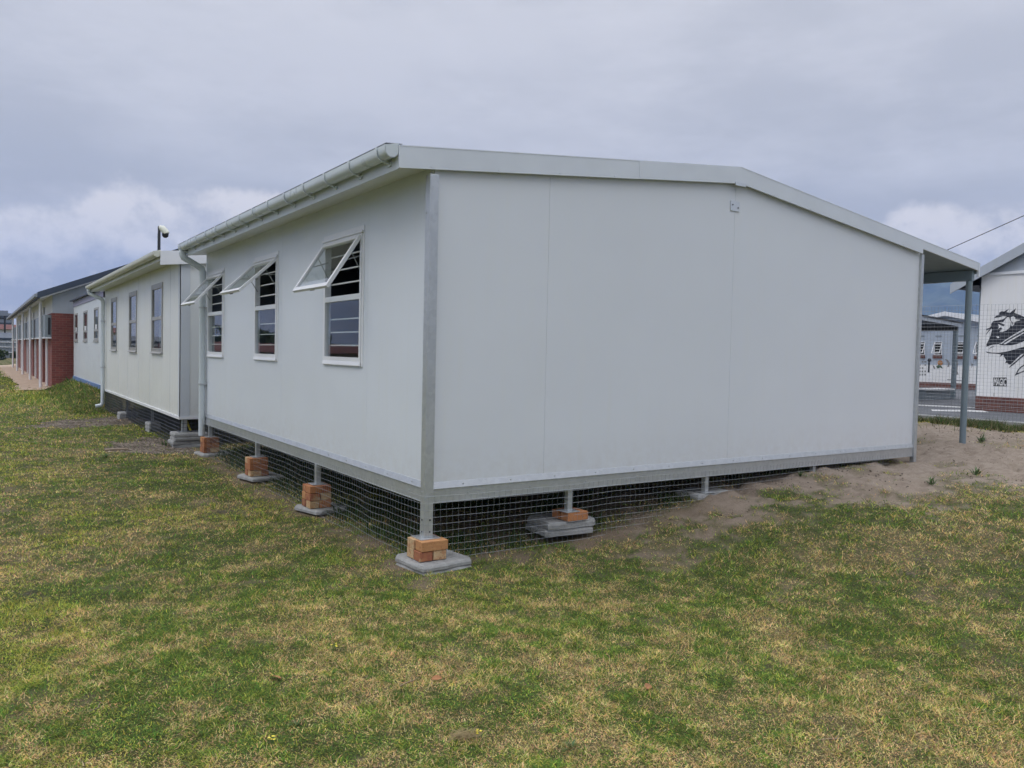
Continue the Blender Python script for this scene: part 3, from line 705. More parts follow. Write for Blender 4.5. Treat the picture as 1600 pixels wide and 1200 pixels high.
# ---- wire mesh skirt round the corner
def wire(mb, pts, r, n=3): return mb.tube(pts, r, n, cap=False)
def skirt(path, zt, zb_fn, sp, r, name, mat, label, cat, group=None, wav=.012, seed=0):
    """path: function s -> (x,y); length"""
    fn, Ls = path; o = MB(); ns = int(Ls/sp)
    def P(s, z):
        x, y, nx, ny = fn(s); w = (float(fbm(np.array([s*1.7]), np.array([z*4]), 200+seed, 3)[0])-.5)*2*wav*(1 if z < zt-.03 else .1)
        return (x+nx*w, y+ny*w, z+(float(vnoise(np.array([s*2.1]), np.array([3.3]), 210+seed)[0])-.5)*.018)
    for i in range(ns+1):
        s = min(Ls, i*sp); x, y, _, _ = fn(s); zb = zb_fn(x, y)-.03
        k = max(2, int((zt-zb)/.09)); wire(o, [P(s, zt+(zb-zt)*j/k) for j in range(k+1)], r)
    zs = zt
    while zs > -.75:
        seg = []
        for i in range(ns*1+1):
            s = min(Ls, i*sp); x, y, _, _ = fn(s)
            if zs > zb_fn(x, y)-.04: seg.append(P(s, zs))
            else:
                if len(seg) > 1: wire(o, seg, r)
                seg = []
        if len(seg) > 1: wire(o, seg, r)
        zs -= sp
    ob = o.build(name, mat, recalc=False); tag(ob, label, cat, group); return ob
def path_main(s):
    y_part = L-.1+.045
    if s < y_part-.03: return (-.072, L-.1-s, -1, 0)
    if s < y_part+.03: return (-.068, -.066, -.7, -.7)
    return (-.072+(s-y_part), -.071, 0, -1)
skirt((path_main, L-.1+.045+6.2), -.09, gz, .054, .00095, 'wire_mesh_skirt', 'wire_zinc', 'galvanised square wire mesh closing the gap under the new classroom', 'wire mesh', wav=.03)

# ================================================================== SECOND CLASSROOM
B = thing('prefab_classroom', 'older cream white panel classroom with three closed narrow windows, behind the new one', 'building')
X2, Y2, Y2E, Z2 = -.215, 7.95, 16.9, -.10; W2 = 6.8
W2N = [(9.40, 10.42), (12.08, 13.04), (14.84, 15.76)]
rz2 = lambda x: 2.87-abs(x-(X2+W2/2))*.11
holes = [(a, b, .89, 2.10) for a, b in W2N]
wall_holes(MB(), 0, X2, X2+.05, Y2+.05, Y2E, Z2, 2.37, holes).build('window_wall', 'cream_panel', B)
def gable2(y0, y1):
    MB().prism([(X2, Z2), (X2+W2, Z2), (X2+W2, rz2(X2+W2)-.13), (X2+W2/2, 2.74), (X2, rz2(X2)-.13)], 1, y0, y1).build('gable_wall', 'cream_panel_end', B)
gable2(Y2, Y2+.05); gable2(Y2E, Y2E+.05)
box((X2+W2-.05, Y2+.05, Z2), (X2+W2, Y2E, 2.37)).build('rear_wall', 'cream_panel', B)
mb = MB().box((X2-.012, Y2-.012, Z2), (X2-.0005, Y2+.11, 2.36)); mb.box((X2-.012, Y2-.012, Z2), (X2+.14, Y2-.0005, 2.36)); mb.build('corner_flashing', 'flashing_grey', B)
for y in (8.75, 10.62, 11.9, 13.25, 14.6): box((X2-.0015, y-.003, Z2+.01), (X2+.003, y+.003, 2.36)).build('panel_joint', 'grey_cladding', B)
mb = MB().prism([(X2-.30, rz2(X2-.3)-.13), (X2-.30, rz2(X2-.3)), (X2+W2/2, 2.87), (X2+W2+.3, rz2(X2+W2+.3)), (X2+W2+.3, rz2(X2+W2+.3)-.13), (X2+W2/2, 2.74)], 1, Y2-.05, Y2E+.3); mb.build('roof', 'cream_paint', B)
mb = MB(); 
mb.prism([(X2-.31, rz2(X2-.31)-.20), (X2-.31, rz2(X2-.31)+.012), (X2+W2/2, 2.882), (X2+W2/2, 2.67)], 1, Y2-.075, Y2-.0515)
mb.prism([(X2+W2+.31, rz2(X2-.31)-.20), (X2+W2+.31, rz2(X2-.31)+.012), (X2+W2/2+.001, 2.882), (X2+W2/2+.001, 2.67)], 1, Y2-.075, Y2-.0515)
mb.build('fascia', 'white_paint', B)
gutter(B, X2-.302, rz2(X2-.3)+.0, Y2-.04, Y2E+.32, [], 'cream_paint')
downpipe(B, X2-.35, Y2E+.1, rz2(X2-.3)-.08, X2-.07, Y2E-.15, -.50, 'white_plastic', drop=.12, shoe=True)
mb = MB().box((X2-.022, Y2-.022, Z2-.045), (X2+.03, Y2E+.05, Z2-.001)); mb.box((X2+.031, Y2-.022, Z2-.045), (X2+W2, Y2+.03, Z2-.001)); mb.build('bottom_flashing', 'white_paint', B)
box((X2+.06, Y2+.06, Z2-.03), (X2+W2-.06, Y2E, Z2+.01)).build('floor', 'interior_floor', B)
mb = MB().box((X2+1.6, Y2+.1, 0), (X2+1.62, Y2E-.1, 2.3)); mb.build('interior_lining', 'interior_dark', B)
for k, (a, b) in enumerate(W2N):
    w = MB(); frame_rect(w, 0, X2-.014, X2-.0005, a-.012, b+.012, .878, 2.112, .06); root = w.build('window', 'bronze_frame', B, bevel=.002)
    f = MB(); frame_rect(f, 0, X2-.010, X2+.04, a+.05, b-.05, .942, 2.05, .028); f.box((X2-.012, a+.078, 1.47), (X2+.038, b-.078, 1.53)); f.build('window_frame', 'bronze_frame', root, bevel=.002)
    box((X2+.008, a+.07, .96), (X2+.013, b-.07, 1.472)).build('glass_pane', 'window_glass', root); box((X2+.008, a+.07, 1.528), (X2+.013, b-.07, 2.03)).build('glass_pane', 'window_glass', root)
    g = MB(); n = 14; ys = np.linspace(a+.06, b-.06 if k else b-.2, n*2+1)
    for z0, z1 in (((.93, 2.06),) if k != 1 else ((1.55, 2.06),)):
        vs = [(X2+.10+.02*((i % 2)*2-1), y, z0) for i, y in enumerate(ys)]+[(X2+.10+.014*((i % 2)*2-1), y, z1) for i, y in enumerate(ys)]
        m = len(ys); g.add(vs, [(i, i+1, i+1+m, i+m) for i in range(m-1)]); g.add([(x+.004, y, z) for x, y, z in vs], [(i, i+m, i+1+m, i+1) for i in range(m-1)])
    g.build('curtain', 'curtain', root, recalc=False)
    s = MB().prism([(X2-.045, .872), (X2-.045, .880), (X2-.0145, .905), (X2-.0145, .872)], 1, a-.01, b+.01); s.build('sill', 'bronze_frame', root)
def block_stack(cx, cy, zt, n, sx, sy, label, tint='concrete'):
    slab(cx, cy, zt, sx, sy, .062, .0, label, n, 'concrete blocks under the cream classroom', chip=False)
leg(B, -.14, 8.02, -.345, -.146, .075); block_stack(-.06, 8.06, -.352, 4, .5, .36, 'tall stack of concrete blocks at the near corner of the cream classroom')
leg(B, -.17, 10.6, -.40, -.146, .05); block_stack(-.16, 10.62, -.407, 3, .2, .4, 'small concrete blocks under the middle of the cream classroom')
leg(B, -.17, 13.6, -.43, -.146, .045); block_stack(-.16, 13.6, -.437, 3, .36, .36, 'pale concrete blocks under the far half of the cream classroom')
def path_b2(s): return ((X2-.0, Y2E-s, -1, 0) if s < Y2E-Y2 else (X2+(s-(Y2E-Y2)), Y2+.0, 0, -1))
skirt((path_b2, Y2E-Y2+3), Z2-.05, gz, .06, .0035, 'wire_mesh_skirt', 'mesh_dark', 'dark grey wire mesh closing the gap under the cream classroom', 'wire mesh', seed=5)
mb = MB().tube([(.12, 8.35, -.56), (-.02, 8.55, -.16)], .018, 8); tag(mb.build('yellow_strut', 'yellow_petal'), 'yellow pipe leaning under the corner of the cream classroom', 'pipe')

# CCTV mast in the yard behind the cream classroom
T = thing('camera_mast', 'thin black mast with pale camera head rising above the cream classroom roof', 'camera mast', (1.30, 18.45, -.65))
MB().tube([(1.30, 18.45, -.75), (1.30, 18.45, 4.12)], .04, 12).build('pole', 'dark_steel', T)
MB().box((1.27, 18.41, 4.02), (1.335, 18.49, 4.32)).build('bracket', 'dark_steel', T, bevel=.01)
mb = MB(); mb.tube([(1.31, 18.45, 4.30), (1.37, 18.42, 4.27), (1.44, 18.39, 4.19), (1.475, 18.37, 4.12)], [.055, .085, .095, .09], 14); mb.build('camera_hood', 'cream_paint', T)
mb = MB(); mb.tube([(1.45, 18.385, 4.125), (1.45, 18.385, 4.05), (1.45, 18.385, 4.01)], [.088, .08, .035], 14); mb.build('camera_dome', 'black_sign', T)

# ================================================================== THIRD CLASSROOM (blue skirt)
C3 = thing('prefab_classroom', 'white panel classroom with lilac fascia and blue bottom strip, between cream and red brick buildings', 'building')
Y3, Y3E = 19.65, 27.25
W3 = [(20.15, 21.15), (22.92, 24.0), (25.83, 26.86)]
wall_holes(MB(), 0, 0, .05, Y3, Y3E, -.125, 2.34, [(a+.03, b-.03, 1.17, 2.06) for a, b in W3]).build('window_wall', 'far_panel', C3)
box((.05, Y3, -.125), (6.7, Y3+.05, 2.34)).build('gable_wall', 'far_panel', C3); box((.05, Y3E-.05, -.125), (6.7, Y3E, 2.34)).build('gable_wall', 'far_panel', C3)
box((-.02, Y3-.02, 2.3405), (.06, Y3E+.02, 2.535)).build('fascia', 'lilac_fascia', C3)
MB().prism([(-.12, 2.536), (-.12, 2.575), (3.4, 2.9), (6.9, 2.575), (6.9, 2.536), (3.4, 2.86)], 1, Y3-.1, Y3E+.15).build('roof', 'navy_roof', C3)
box((-.03, Y3-.02, -.66), (.04, Y3E, -.126)).build('bottom_strip', 'blue_skirt', C3)
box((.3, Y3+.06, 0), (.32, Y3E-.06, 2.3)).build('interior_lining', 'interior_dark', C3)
for a, b in W3:
    w = MB(); frame_rect(w, 0, -.012, .03, a, b, 1.14, 2.09, .06); w.box((-.012, a+.06, 1.40), (.03, b-.06, 1.46)); w.box((-.03, a-.02, 1.09), (-.0005, b+.02, 1.139)); root = w.build('window', 'bronze_frame', C3)
    box((.008, a+.055, 1.195), (.013, b-.055, 1.405)).build('glass_pane', 'window_glass', root); box((.008, a+.055, 1.455), (.013, b-.055, 2.035)).build('glass_pane', 'window_glass', root)
    box((-.010, a+.3, 1.462), (-.002, b-.3, 1.60)).build('window_stay', 'white_paint', root)

# ================================================================== RED BRICK BLOCK
D = thing('brick_school_block', 'long red brick school block with navy roof, white posts and grey screens on the left', 'building')
XD, YD, YDE, ZD = -.64, 28.0, 61.0, -.72
XR = 7.6; zr = lambda x: 2.86+(x+1.05)*.42
RD = 4.2
box((XD, YD, -.9), (XR, YD+.22, 2.13)).build('end_wall', 'red_brick', D)
holesD = []
for k in range(5): holesD.append((YD+1.2+k*7.0+2.4, YD+1.2+k*7.0+3.4, -.7, 1.3))
wall_holes(MB(), 0, XD, XD+.2, YD+.22, YDE, -.9, 2.13, holesD).build('side_wall', 'red_brick', D)
for h in holesD: box((XD+.06, h[0]+.002, h[2]), (XD+.1, h[1]-.002, h[3]-.002)).build('door', 'dark_brown', D)
MB().prism([(XD+.03, 2.131), (XR, 2.131), (XR, zr(RD)-.45-(XR-RD)*.42), (RD, zr(RD)-.32), (XD+.03, zr(XD)-.26)], 1, YD+.03, YD+.15).build('gable_cladding', 'grey_cladding', D)
hc = [(YD+4+k*7.2, YD+5+k*7.2, 2.2, 2.5) for k in range(4)]
wall_holes(MB(), 0, XD+.03, XD+.15, YD+.16, YDE, 2.131, zr(XD)-.24, hc).build('upper_wall', 'plaster_white', D)
for h in hc: box((XD+.08, h[0], h[2]), (XD+.09, h[1], h[3])).build('clerestory_window', 'black_sign', D)
# roof: thick navy slab with overhangs
MB().prism([(-1.10, zr(-1.1)-.22), (-1.10, zr(-1.1)), (RD, zr(RD)), (RD, zr(RD)-.22)], 1, YD-.45, YDE+.4).prism([(RD, zr(RD)-.22), (RD, zr(RD)), (XR+.5, zr(RD)-(XR+.5-RD)*.42), (XR+.5, zr(RD)-.22-(XR+.5-RD)*.42)], 1, YD-.45, YDE+.4).build('roof', 'navy_roof', D)
MB().prism([(-1.02, zr(-1.02)-.265), (-1.02, zr(-1.02)-.222), (RD, zr(RD)-.222), (RD, zr(RD)-.265)], 1, YD-.40, YDE).build('soffit', 'white_paint', D)
gb = MB().box((-1.20, YD-.45, zr(-1.1)-.19), (-1.104, YDE+.4, zr(-1.1)-.06)); gb.build('gutter', 'roof_grey', D, bevel=.02)
for k in range(5):
    y = 29.6+k*7.25; zb = gz(-.87, y)
    MB().tube([(-.90, y, zb-.1), (-.90, y, zr(-.9)-.27)], .055, 12).build('post', 'white_paint', D)
    MB().box((XD-.05, y+.25, zb-.1), (XD-.001, y+.75, 1.24)).build('pilaster', 'white_paint', D)
    y0 = YD+.12+k*7.25 if k else YD+.12
    w = MB(); w.box((XD-.20, y0, 1.25), (XD-.001, y0+5.9, 2.06)); scr = w.build('window_screen', 'screen_grey', D)
    MB().box((XD-.22, y0-.02, 1.20), (XD-.001, y0+5.92, 1.249)).build('screen_ledge', 'white_paint', scr)
    MB().box((XD-.11, y0-.006, 1.34), (XD-.03, y0-.0005, 1.96)).build('screen_opening', 'dark_gap', scr)
# path beside the brick block
px_, py_ = [], []
ys = np.arange(27.3, 66, .5); left = np.interp(ys, [27.3, 27.6, 30, 34, 43, 54, 66], [-.9, -1.7, -1.75, -1.55, -1.75, -1.9, -2.1])+(fbm(ys*.5, ys*0, 300, 3)-.5)*.5
us = np.linspace(0, 1, 5); PX = left[:, None]*(1-us)+(.05)*us; PY = np.repeat(ys[:, None], 5, 1)
pth = add_grid('path', PX, PY, ground_z(PX, PY)+.03, 'tan_paving'); tag(pth, kind='structure')

# ================================================================== FAR LEFT BACKDROP
F = thing('sheet_metal_fence', 'grey corrugated sheet fence closing the far end of the lawn', 'fence', (-6, 92, -.75))
mb = MB(); n = 220; xs = np.linspace(-24, 6, n*2+1); vs = [(x, 92+.05*(i % 2), -.8) for i, x in enumerate(xs)]+[(x, 92+.05*(i % 2), 1.25) for i, x in enumerate(xs)]; m = len(xs)
mb.add(vs, [(i, i+1, i+1+m, i+m) for i in range(m-1)]); mb.add([(x, y+.01, z) for x, y, z in vs], [(i, i+m, i+1+m, i+1) for i in range(m-1)]); mb.build('fence_sheet', 'sheet_fence', F, recalc=False)
mb = MB()
for z in (.0, .55, 1.05): mb.box((-24, 91.93, z), (6, 91.98, z+.07))
mb.build('rail', 'white_paint', F)
sh = thing('shed', 'low shed with dark flat roof behind the sheet fence at far left', 'shed', (-6, 100, -.8))
box((-20, 98, -.8), (4, 104, 1.3)).build('wall', 'sheet_fence', sh); MB().prism([(97, 1.3), (97, 1.55), (105, 2.2), (105, 1.95)], 0, -21, 5).build('roof', 'navy_roof', sh)
hs = thing('house', 'small white house with red roof, far left under the office block', 'house', (-3, 118, -.8))
box((-14, 116, -.8), (5, 124, 2.8)).build('wall', 'plaster_white', hs); MB().prism([(115.5, 2.75), (124.5, 2.75), (120, 3.45)], 0, -15, 6).build('roof', 'red_tile', hs)
of = thing('office_block', 'grey multi storey office block with dark window bands, far left on the skyline', 'office block', (-8, 235, -.8))
box((-26, 230, -.8), (4.4, 245, 8.4)).build('wall', 'office_grey', of)
for k in range(5):
    box((-26.1, 229.9, .1+k*1.7), (4.5, 230, .95+k*1.7)).build('window_band', 'office_band', of)
box((-14, 232, 8.4), (3.4, 244, 9.1)).build('roof_parapet', 'office_grey', of)
pl = thing('utility_pole', 'dark utility pole standing before the white house at far left', 'pole', (-.75, 105, -.8)); MB().tube([(-.25, 106, -.8), (-.25, 106, 4.2)], .10, 8).build('pole', 'dark_steel', pl); box((-.8, 105.92, 3.8), (.3, 106.08, 3.95)).build('crossarm', 'dark_steel', pl)
def leaf_crown(name, c, rad, n, size, mat, par, lumps=7, seed=1):
    rg = np.random.default_rng(seed); mb = MB(); c = np.array(c); rad = np.array(rad)
    cen = [c+rad*rg.uniform(-.6, .6, 3) for _ in range(lumps)]
    for _ in range(n):
        q = cen[rg.integers(lumps)]; d = rg.normal(size=3); d /= np.linalg.norm(d); p = q+d*rad*.5*rg.uniform(.5, 1)**.5
        a = rg.normal(size=3); a /= np.linalg.norm(a); b = np.cross(a, rg.normal(size=3)); b /= np.linalg.norm(b)+1e-9; s = size*rg.uniform(.6, 1.3)
        mb.add([p-a*s, p+b*s*.45, p+a*s, p-b*s*.45], [(0, 1, 2, 3)])
    return mb.build(name, mat, par, recalc=False)
for k, (x, y, s, la) in enumerate(((-1.15, 88.5, .75, 'dark green shrub at the foot of the sheet fence, at the left frame edge'), (.35, 90.5, .55, 'small dark shrub before the sheet fence, beside the path end'))):
    t_ = thing('shrub', la, 'shrub', (x, y, -.75)); leaf_crown('foliage', (x, y, -.75+s*.8), (s, s, s*.8), 900, .12*s+.03, 'crown_green', t_, seed=k+3); MB().tube([(x, y, -.85), (x, y, -.3)], .05, 8).build('stem', 'bark', t_)

rh = thing('house', 'low red roofed house across the field, mirrored in the classroom window panes', 'house', (-30, 72, -.7))
box((-44, 68, -.8), (-12, 76, .72)).build('wall', 'house_wall', rh); MB().prism([(67.4, .68), (76.6, .68), (72, 1.55)], 0, -44.5, -11.5).build('roof', 'red_tile', rh)
for k, (x, y, s) in enumerate(((-52, 80, 3.4), (-40, 84, 2.6), (-30, 86, 2.2), (-22, 85, 3.0), (-60, 70, 3.2))):
    t_ = thing('tree', 'dark leafy tree behind the red roofed house, mirrored in the window panes', 'tree', (x, y, -.7), 'trees across the field'); leaf_crown('crown', (x, y, s*.75), (s*1.4, s*1.2, s*.8), 700, .55, 'crown_green', t_, seed=60+k); MB().tube([(x, y, -.8), (x, y, s*.8)], [.25, .12], 8).build('trunk', 'bark', t_)

# ================================================================== RIGHT HAND SIDE
# road and kerb
xs = np.linspace(11.75, 70, 40); ysr = np.linspace(-60, 60, 60); PX, PY = np.meshgrid(xs, ysr, indexing='ij')
tag(add_grid('road', PX, PY, ground_z(PX, PY)*0+.012, 'asphalt'), kind='structure')
kb = MB().box((11.55, -60, -.2), (11.7, 60, .05)); tag(kb.build('kerb', 'kerb_concrete', bevel=.015), kind='structure')
def marking(poly, label, z=.018):
    mb = MB().prism(poly, 2, z-.004, z); tag(mb.build('road_marking', 'worn_line'), kind='structure')
marking([(15.0, 4.95), (15.25, 4.15), (15.55, 3.75), (16.0, 3.6), (15.75, 4.35), (15.35, 5.0)], '')
marking([(13.5, 3.35), (14.45, 2.7), (14.85, 3.0), (14.75, 3.25), (13.9, 3.6)], '')
# mural building
Mb = thing('mural_building', 'white walled school building with black stencil mural and red brick plinth, far right', 'building')
XM, YM0, YM1 = 15.0, -4.0, 3.23; RMY = (YM0+YM1)/2; SM = .52
zm = lambda y: 2.76+(3.75-y)*SM if y > RMY else 2.76+(3.75-RMY)*SM-(RMY-y)*SM
box((XM-.02, YM0, -.3), (27, YM1, .315)).build('plinth', 'plinth_brick', Mb)
box((XM, YM0, .3155), (27, YM1-.01, 2.89)).build('wall', 'plaster_white', Mb)
MB().box((XM-.035, YM0, 2.8905), (XM+.1, YM1+.02, 2.95)).build('trim', 'white_paint', Mb)
MB().prism([(YM0+.01, 2.951), (YM1-.01, 2.951), (YM1-.01, zm(YM1)-.10), (RMY, zm(RMY)-.10), (YM0+.01, zm(YM1)-.10)], 0, XM-.005, XM+.1).build('gable_cladding', 'grey_cladding', Mb)
def rake(y0, y1, d0, d1): return [(y0, zm(y0)-d1), (y0, zm(y0)-d0), (y1, zm(y1)-d0), (y1, zm(y1)-d1)]
MB().prism(rake(3.78, RMY, 0, .09), 0, XM-.12, 27.2).prism(rake(RMY-.0005, YM0-.55, 0, .09), 0, XM-.12, 27.2).build('roof', 'roof_grey', Mb)
MB().prism(rake(3.80, RMY, -.012, .20), 0, XM-.15, XM-.121).prism(rake(RMY-.0005, YM0-.56, -.012, .20), 0, XM-.15, XM-.121).build('bargeboard', 'grey_cladding', Mb)
box((XM-.1, YM1-.0, 2.63), (27, 3.72, 2.69)).build('soffit', 'dark_steel', Mb)
MB().tube([(XM+.3, 3.34, .02), (XM+.3, 3.34, 2.63)], .045, 10).build('downpipe', 'blue_grey_paint', Mb)
# mural shapes: paint 3 mm thick on the wall
def zp(u, v): p = on_wall(1530+u/8, 470+v/8, XM); return (p.y, p.z)
def paint(polys, mat, d, par, name='mural'):
    mb = MB()
    for poly in polys: mb.prism([zp(*q) for q in poly], 0, XM-d, XM-.0005)
    return mb.build(name, mat, par)
E_ = 760
dark = [
 [(185, 215), (215, 185), (250, 172), (250, 148), (280, 130), (312, 134), (335, 120), (372, 98), (340, 142), (388, 150), (420, 122), (462, 92), (438, 150), (500, 172), (560, 200), (640, 215), (E_, 300), (E_, 470), (640, 430), (560, 345), (480, 392), (400, 440), (245, 542), (170, 548), (140, 556), (92, 575), (90, 545), (118, 492), (140, 440), (160, 365), (156, 345), (118, 385), (82, 432), (96, 400), (130, 352), (92, 372), (88, 350), (122, 342), (150, 318), (150, 290), (164, 268), (182, 252), (240, 244), (300, 230), (345, 196), (300, 190), (250, 205)],
 [(248, 548), (300, 505), (400, 458), (560, 372), (640, 455), (E_, 500), (E_, 560), (640, 500), (560, 505), (470, 540), (400, 555), (300, 556)],
 [(80, 634), (150, 646), (250, 648), (320, 638), (400, 620), (480, 596), (560, 575), (680, 560), (680, 600), (560, 660), (520, 672), (470, 720), (400, 792), (372, 800), (352, 772), (325, 782), (340, 745), (312, 702), (300, 672), (262, 700), (270, 668), (200, 660), (110, 655)],
 [(368, 842), (400, 800), (470, 745), (560, 662), (600, 660), (500, 735), (430, 800)],
 [(442, 938), (462, 905), (482, 862), (520, 822), (600, 775), (600, 790), (530, 832), (495, 868), (478, 905), (520, 888), (600, 855), (600, 868), (520, 902)],
 [(115, 606), (150, 575), (205, 562), (150, 585)],
]
paint(dark, 'mural_black', .0030, Mb)
white = [
 [(322, 238), (352, 205), (378, 205), (384, 232), (396, 262), (392, 300), (380, 338), (345, 368), (290, 390), (255, 388), (262, 376), (292, 350), (272, 330), (240, 352), (246, 326), (240, 292), (262, 300), (305, 322), (322, 298), (246, 268), (300, 268)],
 [(396, 205), (430, 192), (455, 215), (448, 228), (520, 240), (462, 256), (440, 272), (436, 300), (410, 320), (402, 300), (408, 262), (398, 240)],
 [(216, 444), (245, 446), (254, 462), (236, 468), (220, 458)],
 [(262, 538), (330, 488), (430, 428), (560, 345), (610, 322), (610, 334), (560, 358), (430, 442), (330, 502), (280, 540)],
 [(300, 542), (380, 490), (470, 440), (560, 392), (620, 372), (620, 384), (560, 406), (470, 458), (390, 506), (330, 544)],
]
paint(white, 'plaster_white', .0055, Mb)
paint([[(412, 268), (424, 258), (430, 286), (418, 306)], [(300, 660), (330, 650), (300, 650), (245, 652)]], 'mural_black', .0075, Mb)
paint([[(175, 960), (345, 958), (347, 1068), (176, 1068)]], 'black_sign', .0030, Mb, 'sign_panel')
cu = bpy.data.curves.new('sign_lettering', 'FONT'); cu.body = 'MAGIC'; cu.size = .1; cu.extrude = .0015; cu.align_x = 'CENTER'; cu.align_y = 'CENTER'; cu.offset = .0022
to = bpy.data.objects.new('lettering_source', cu); COL.objects.link(to)
tm = bpy.data.meshes.new_from_object(to.evaluated_get(bpy.context.evaluated_depsgraph_get())); bpy.data.objects.remove(to)
a_, b_, c_ = zp(182, 1014), zp(339, 1014), zp(261, 1014); wd = abs(a_[0]-b_[0]); ht = abs(zp(261, 968)[1]-zp(261, 1060)[1]); vx = [v.co.x for v in tm.vertices]; vy = [v.co.y for v in tm.vertices]
mb = MB(); mb.add([(XM-.0045-v.co.z*.5, c_[0]-(v.co.x-(max(vx)+min(vx))/2)*wd/(max(vx)-min(vx)), c_[1]+(v.co.y-(max(vy)+min(vy))/2)*ht/(max(vy)-min(vy))) for v in tm.vertices], [tuple(q.vertices) for q in tm.polygons])
mb.build('sign_lettering', 'plaster_white', Mb)
paint([[(180, 1192), (182, 1150), (188, 1150), (190, 1192)]], 'mural_grey', .003, Mb, 'stain')
# far gabled classroom
G = thing('gabled_classroom', 'blue grey gabled classroom with white painted lower wall, seen beyond the wire fence', 'building')
XG = 29.0; YGR = 11.15; sG = .215; zg_ = lambda y: 3.03-abs(y-YGR)*sG
GW = [(12.02, 12.33), (11.33, 11.66), (10.43, 10.78), (9.72, 10.06)]
box((XG-.03, 6.95, -.2), (38, 15.35, .23)).build('plinth', 'plinth_brick', G)
box((XG-.01, 6.95, .2305), (38, 15.35, .93)).build('lower_wall', 'plaster_white', G)
mb = MB(); wall_holes(mb, 0, XG, XG+.2, 6.95, 15.35, .9305, 1.95, [(a, b, 1.33, 1.86) for a, b in GW]); mb.prism([(6.95, 1.951), (15.35, 1.951), (15.35, zg_(15.35)-.1), (YGR, zg_(YGR)-.1), (6.95, zg_(6.95)-.1)], 0, XG, XG+.2); mb.build('upper_wall', 'slate_wall', G)
mb = MB().prism([(6.45, zg_(6.45)-.09), (6.45, zg_(6.45)), (YGR, 3.03), (15.85, zg_(15.85)), (15.85, zg_(15.85)-.09), (YGR, 2.94)], 0, XG-.25, 38); mb.build('roof', 'roof_grey', G)
mb = MB().prism([(6.45, zg_(6.45)-.15), (6.45, zg_(6.45)+.012), (YGR, 3.042), (15.85, zg_(15.85)+.012), (15.85, zg_(15.85)-.15), (YGR, 2.88)], 0, XG-.29, XG-.251); mb.build('bargeboard', 'white_paint', G)
for a, b in GW:
    w = MB(); frame_rect(w, 0, XG-.01, XG+.05, a, b, 1.33, 1.86, .025); root = w.build('window', 'white_paint', G)
    box((XG+.06, a+.01, 1.34), (XG+.07, b-.01, 1.85)).build('glass_pane', 'black_sign', root)
    g = MB()
    for z in (1.45, 1.56, 1.67, 1.77): g.box((XG+.02, a+.02, z-.01), (XG+.03, b-.02, z+.01))
    g.build('burglar_bar', 'white_bars', root)
    M_ = Matrix.Translation((XG-.012, 0, 1.78)) @ Matrix.Rotation(R(24), 4, 'Y'); s = MB(); frame_rect(s, 0, -.012, .012, a, b, -.42, 0, .022); s.v = [tuple(M_ @ Vector(p)) for p in s.v]; s.build('window_sash', 'white_paint', root)
    box((XG-.05, a-.015, 1.19), (XG-.0005, b+.015, 1.325)).build('sill', 'plinth_brick', root)
    box((XG-.02, a+.05, 2.06), (XG-.0005, b-.05, 2.11)).build('air_vent', 'screen_grey', G)
def fp(x, y): p = on_wall(x, y, XG-.01); return (p.y, p.z)
def fpaint(polys, mat, d=.004, name='wall_painting'):
    mb = MB()
    for q in polys: mb.prism([fp(*p) for p in q], 0, XG-.01-d, XG-.0105)
    return mb.build(name, mat, G)
def disc(cx, cy, r, n=14): return [(cx+r*math.cos(2*math.pi*i/n), cy+r*math.sin(2*math.pi*i/n)) for i in range(n)]
fpaint([[(1476, 561), (1481, 562), (1484, 567), (1483, 573), (1480, 574), (1481, 568), (1479, 564)], [(1457, 570), (1460, 572), (1462, 577), (1459, 576)], [(1492, 567), (1495, 562), (1497, 568), (1496, 580), (1498, 585), (1487, 587), (1494, 583)], [(1518, 566), (1520, 570), (1518, 575)]]+
       [[(1436+i*4.2, 564+j*5), (1438.5+i*4.2, 564+j*5), (1438.2+i*4.2, 566.5+j*5), (1436.2+i*4.2, 566.8+j*5)] for i in range(3) for j in range(5) if (i*3+j*2) % 5], 'mural_grey')
fpaint([disc(1469, 567, 4.2)], 'mural_orange', .005); fpaint([[(1463, 572), (1468, 569), (1472, 573), (1473, 576), (1469, 574), (1465, 576)]], 'mural_green', .007)
fpaint([[(1480, 592.6), (1506, 594.8), (1506, 595.6), (1480, 593.4)], [(1449, 563), (1450.5, 560), (1454, 560), (1455.5, 563), (1453, 565), (1452.5, 582), (1449.5, 582), (1450.5, 565)]], 'mural_black', .0052)
# canopy shelter
K = thing('canopy', 'open shelter with pale sloping roof edge on a dark post, before the gabled classroom', 'canopy')
YK = 6.15; zk = lambda x: 2.16+(20.11-x)*.055
MB().prism([(14, zk(14)-.09), (14, zk(14)-.02), (20.10, zk(20.1)-.02), (20.10, zk(20.1)-.09)], 1, YK+.03, 14).build('roof', 'navy_roof', K)
MB().prism([(14, zk(14)-.15), (14, zk(14)-.03), (20.12, zk(20.12)-.03), (20.12, zk(20.12)-.12)], 1, YK, YK+.029).build('roof_edge', 'grey_cladding', K)
MB().prism([(14, zk(14)-.0295), (14, zk(14)+.012), (20.16, zk(20.16)+.012), (20.16, zk(20.16)-.0295)], 1, YK-.02, YK+.03).build('flashing', 'dark_steel', K)
box((19.93, YK+.035, zk(20)-.24), (20.0, 14, zk(20)-.095)).build('beam', 'dark_steel', K)
for x, y in ((19.99, YK+.1), (19.99, 13.9), (14.1, 13.9)): MB().box((x-.05, y-.05, -.1), (x+.05, y+.05, zk(x)-.1)).build('post', 'blue_grey_paint', K)
be = thing('bench', 'low grey bench with pale top under the canopy', 'bench', (20.6, 8, 0))
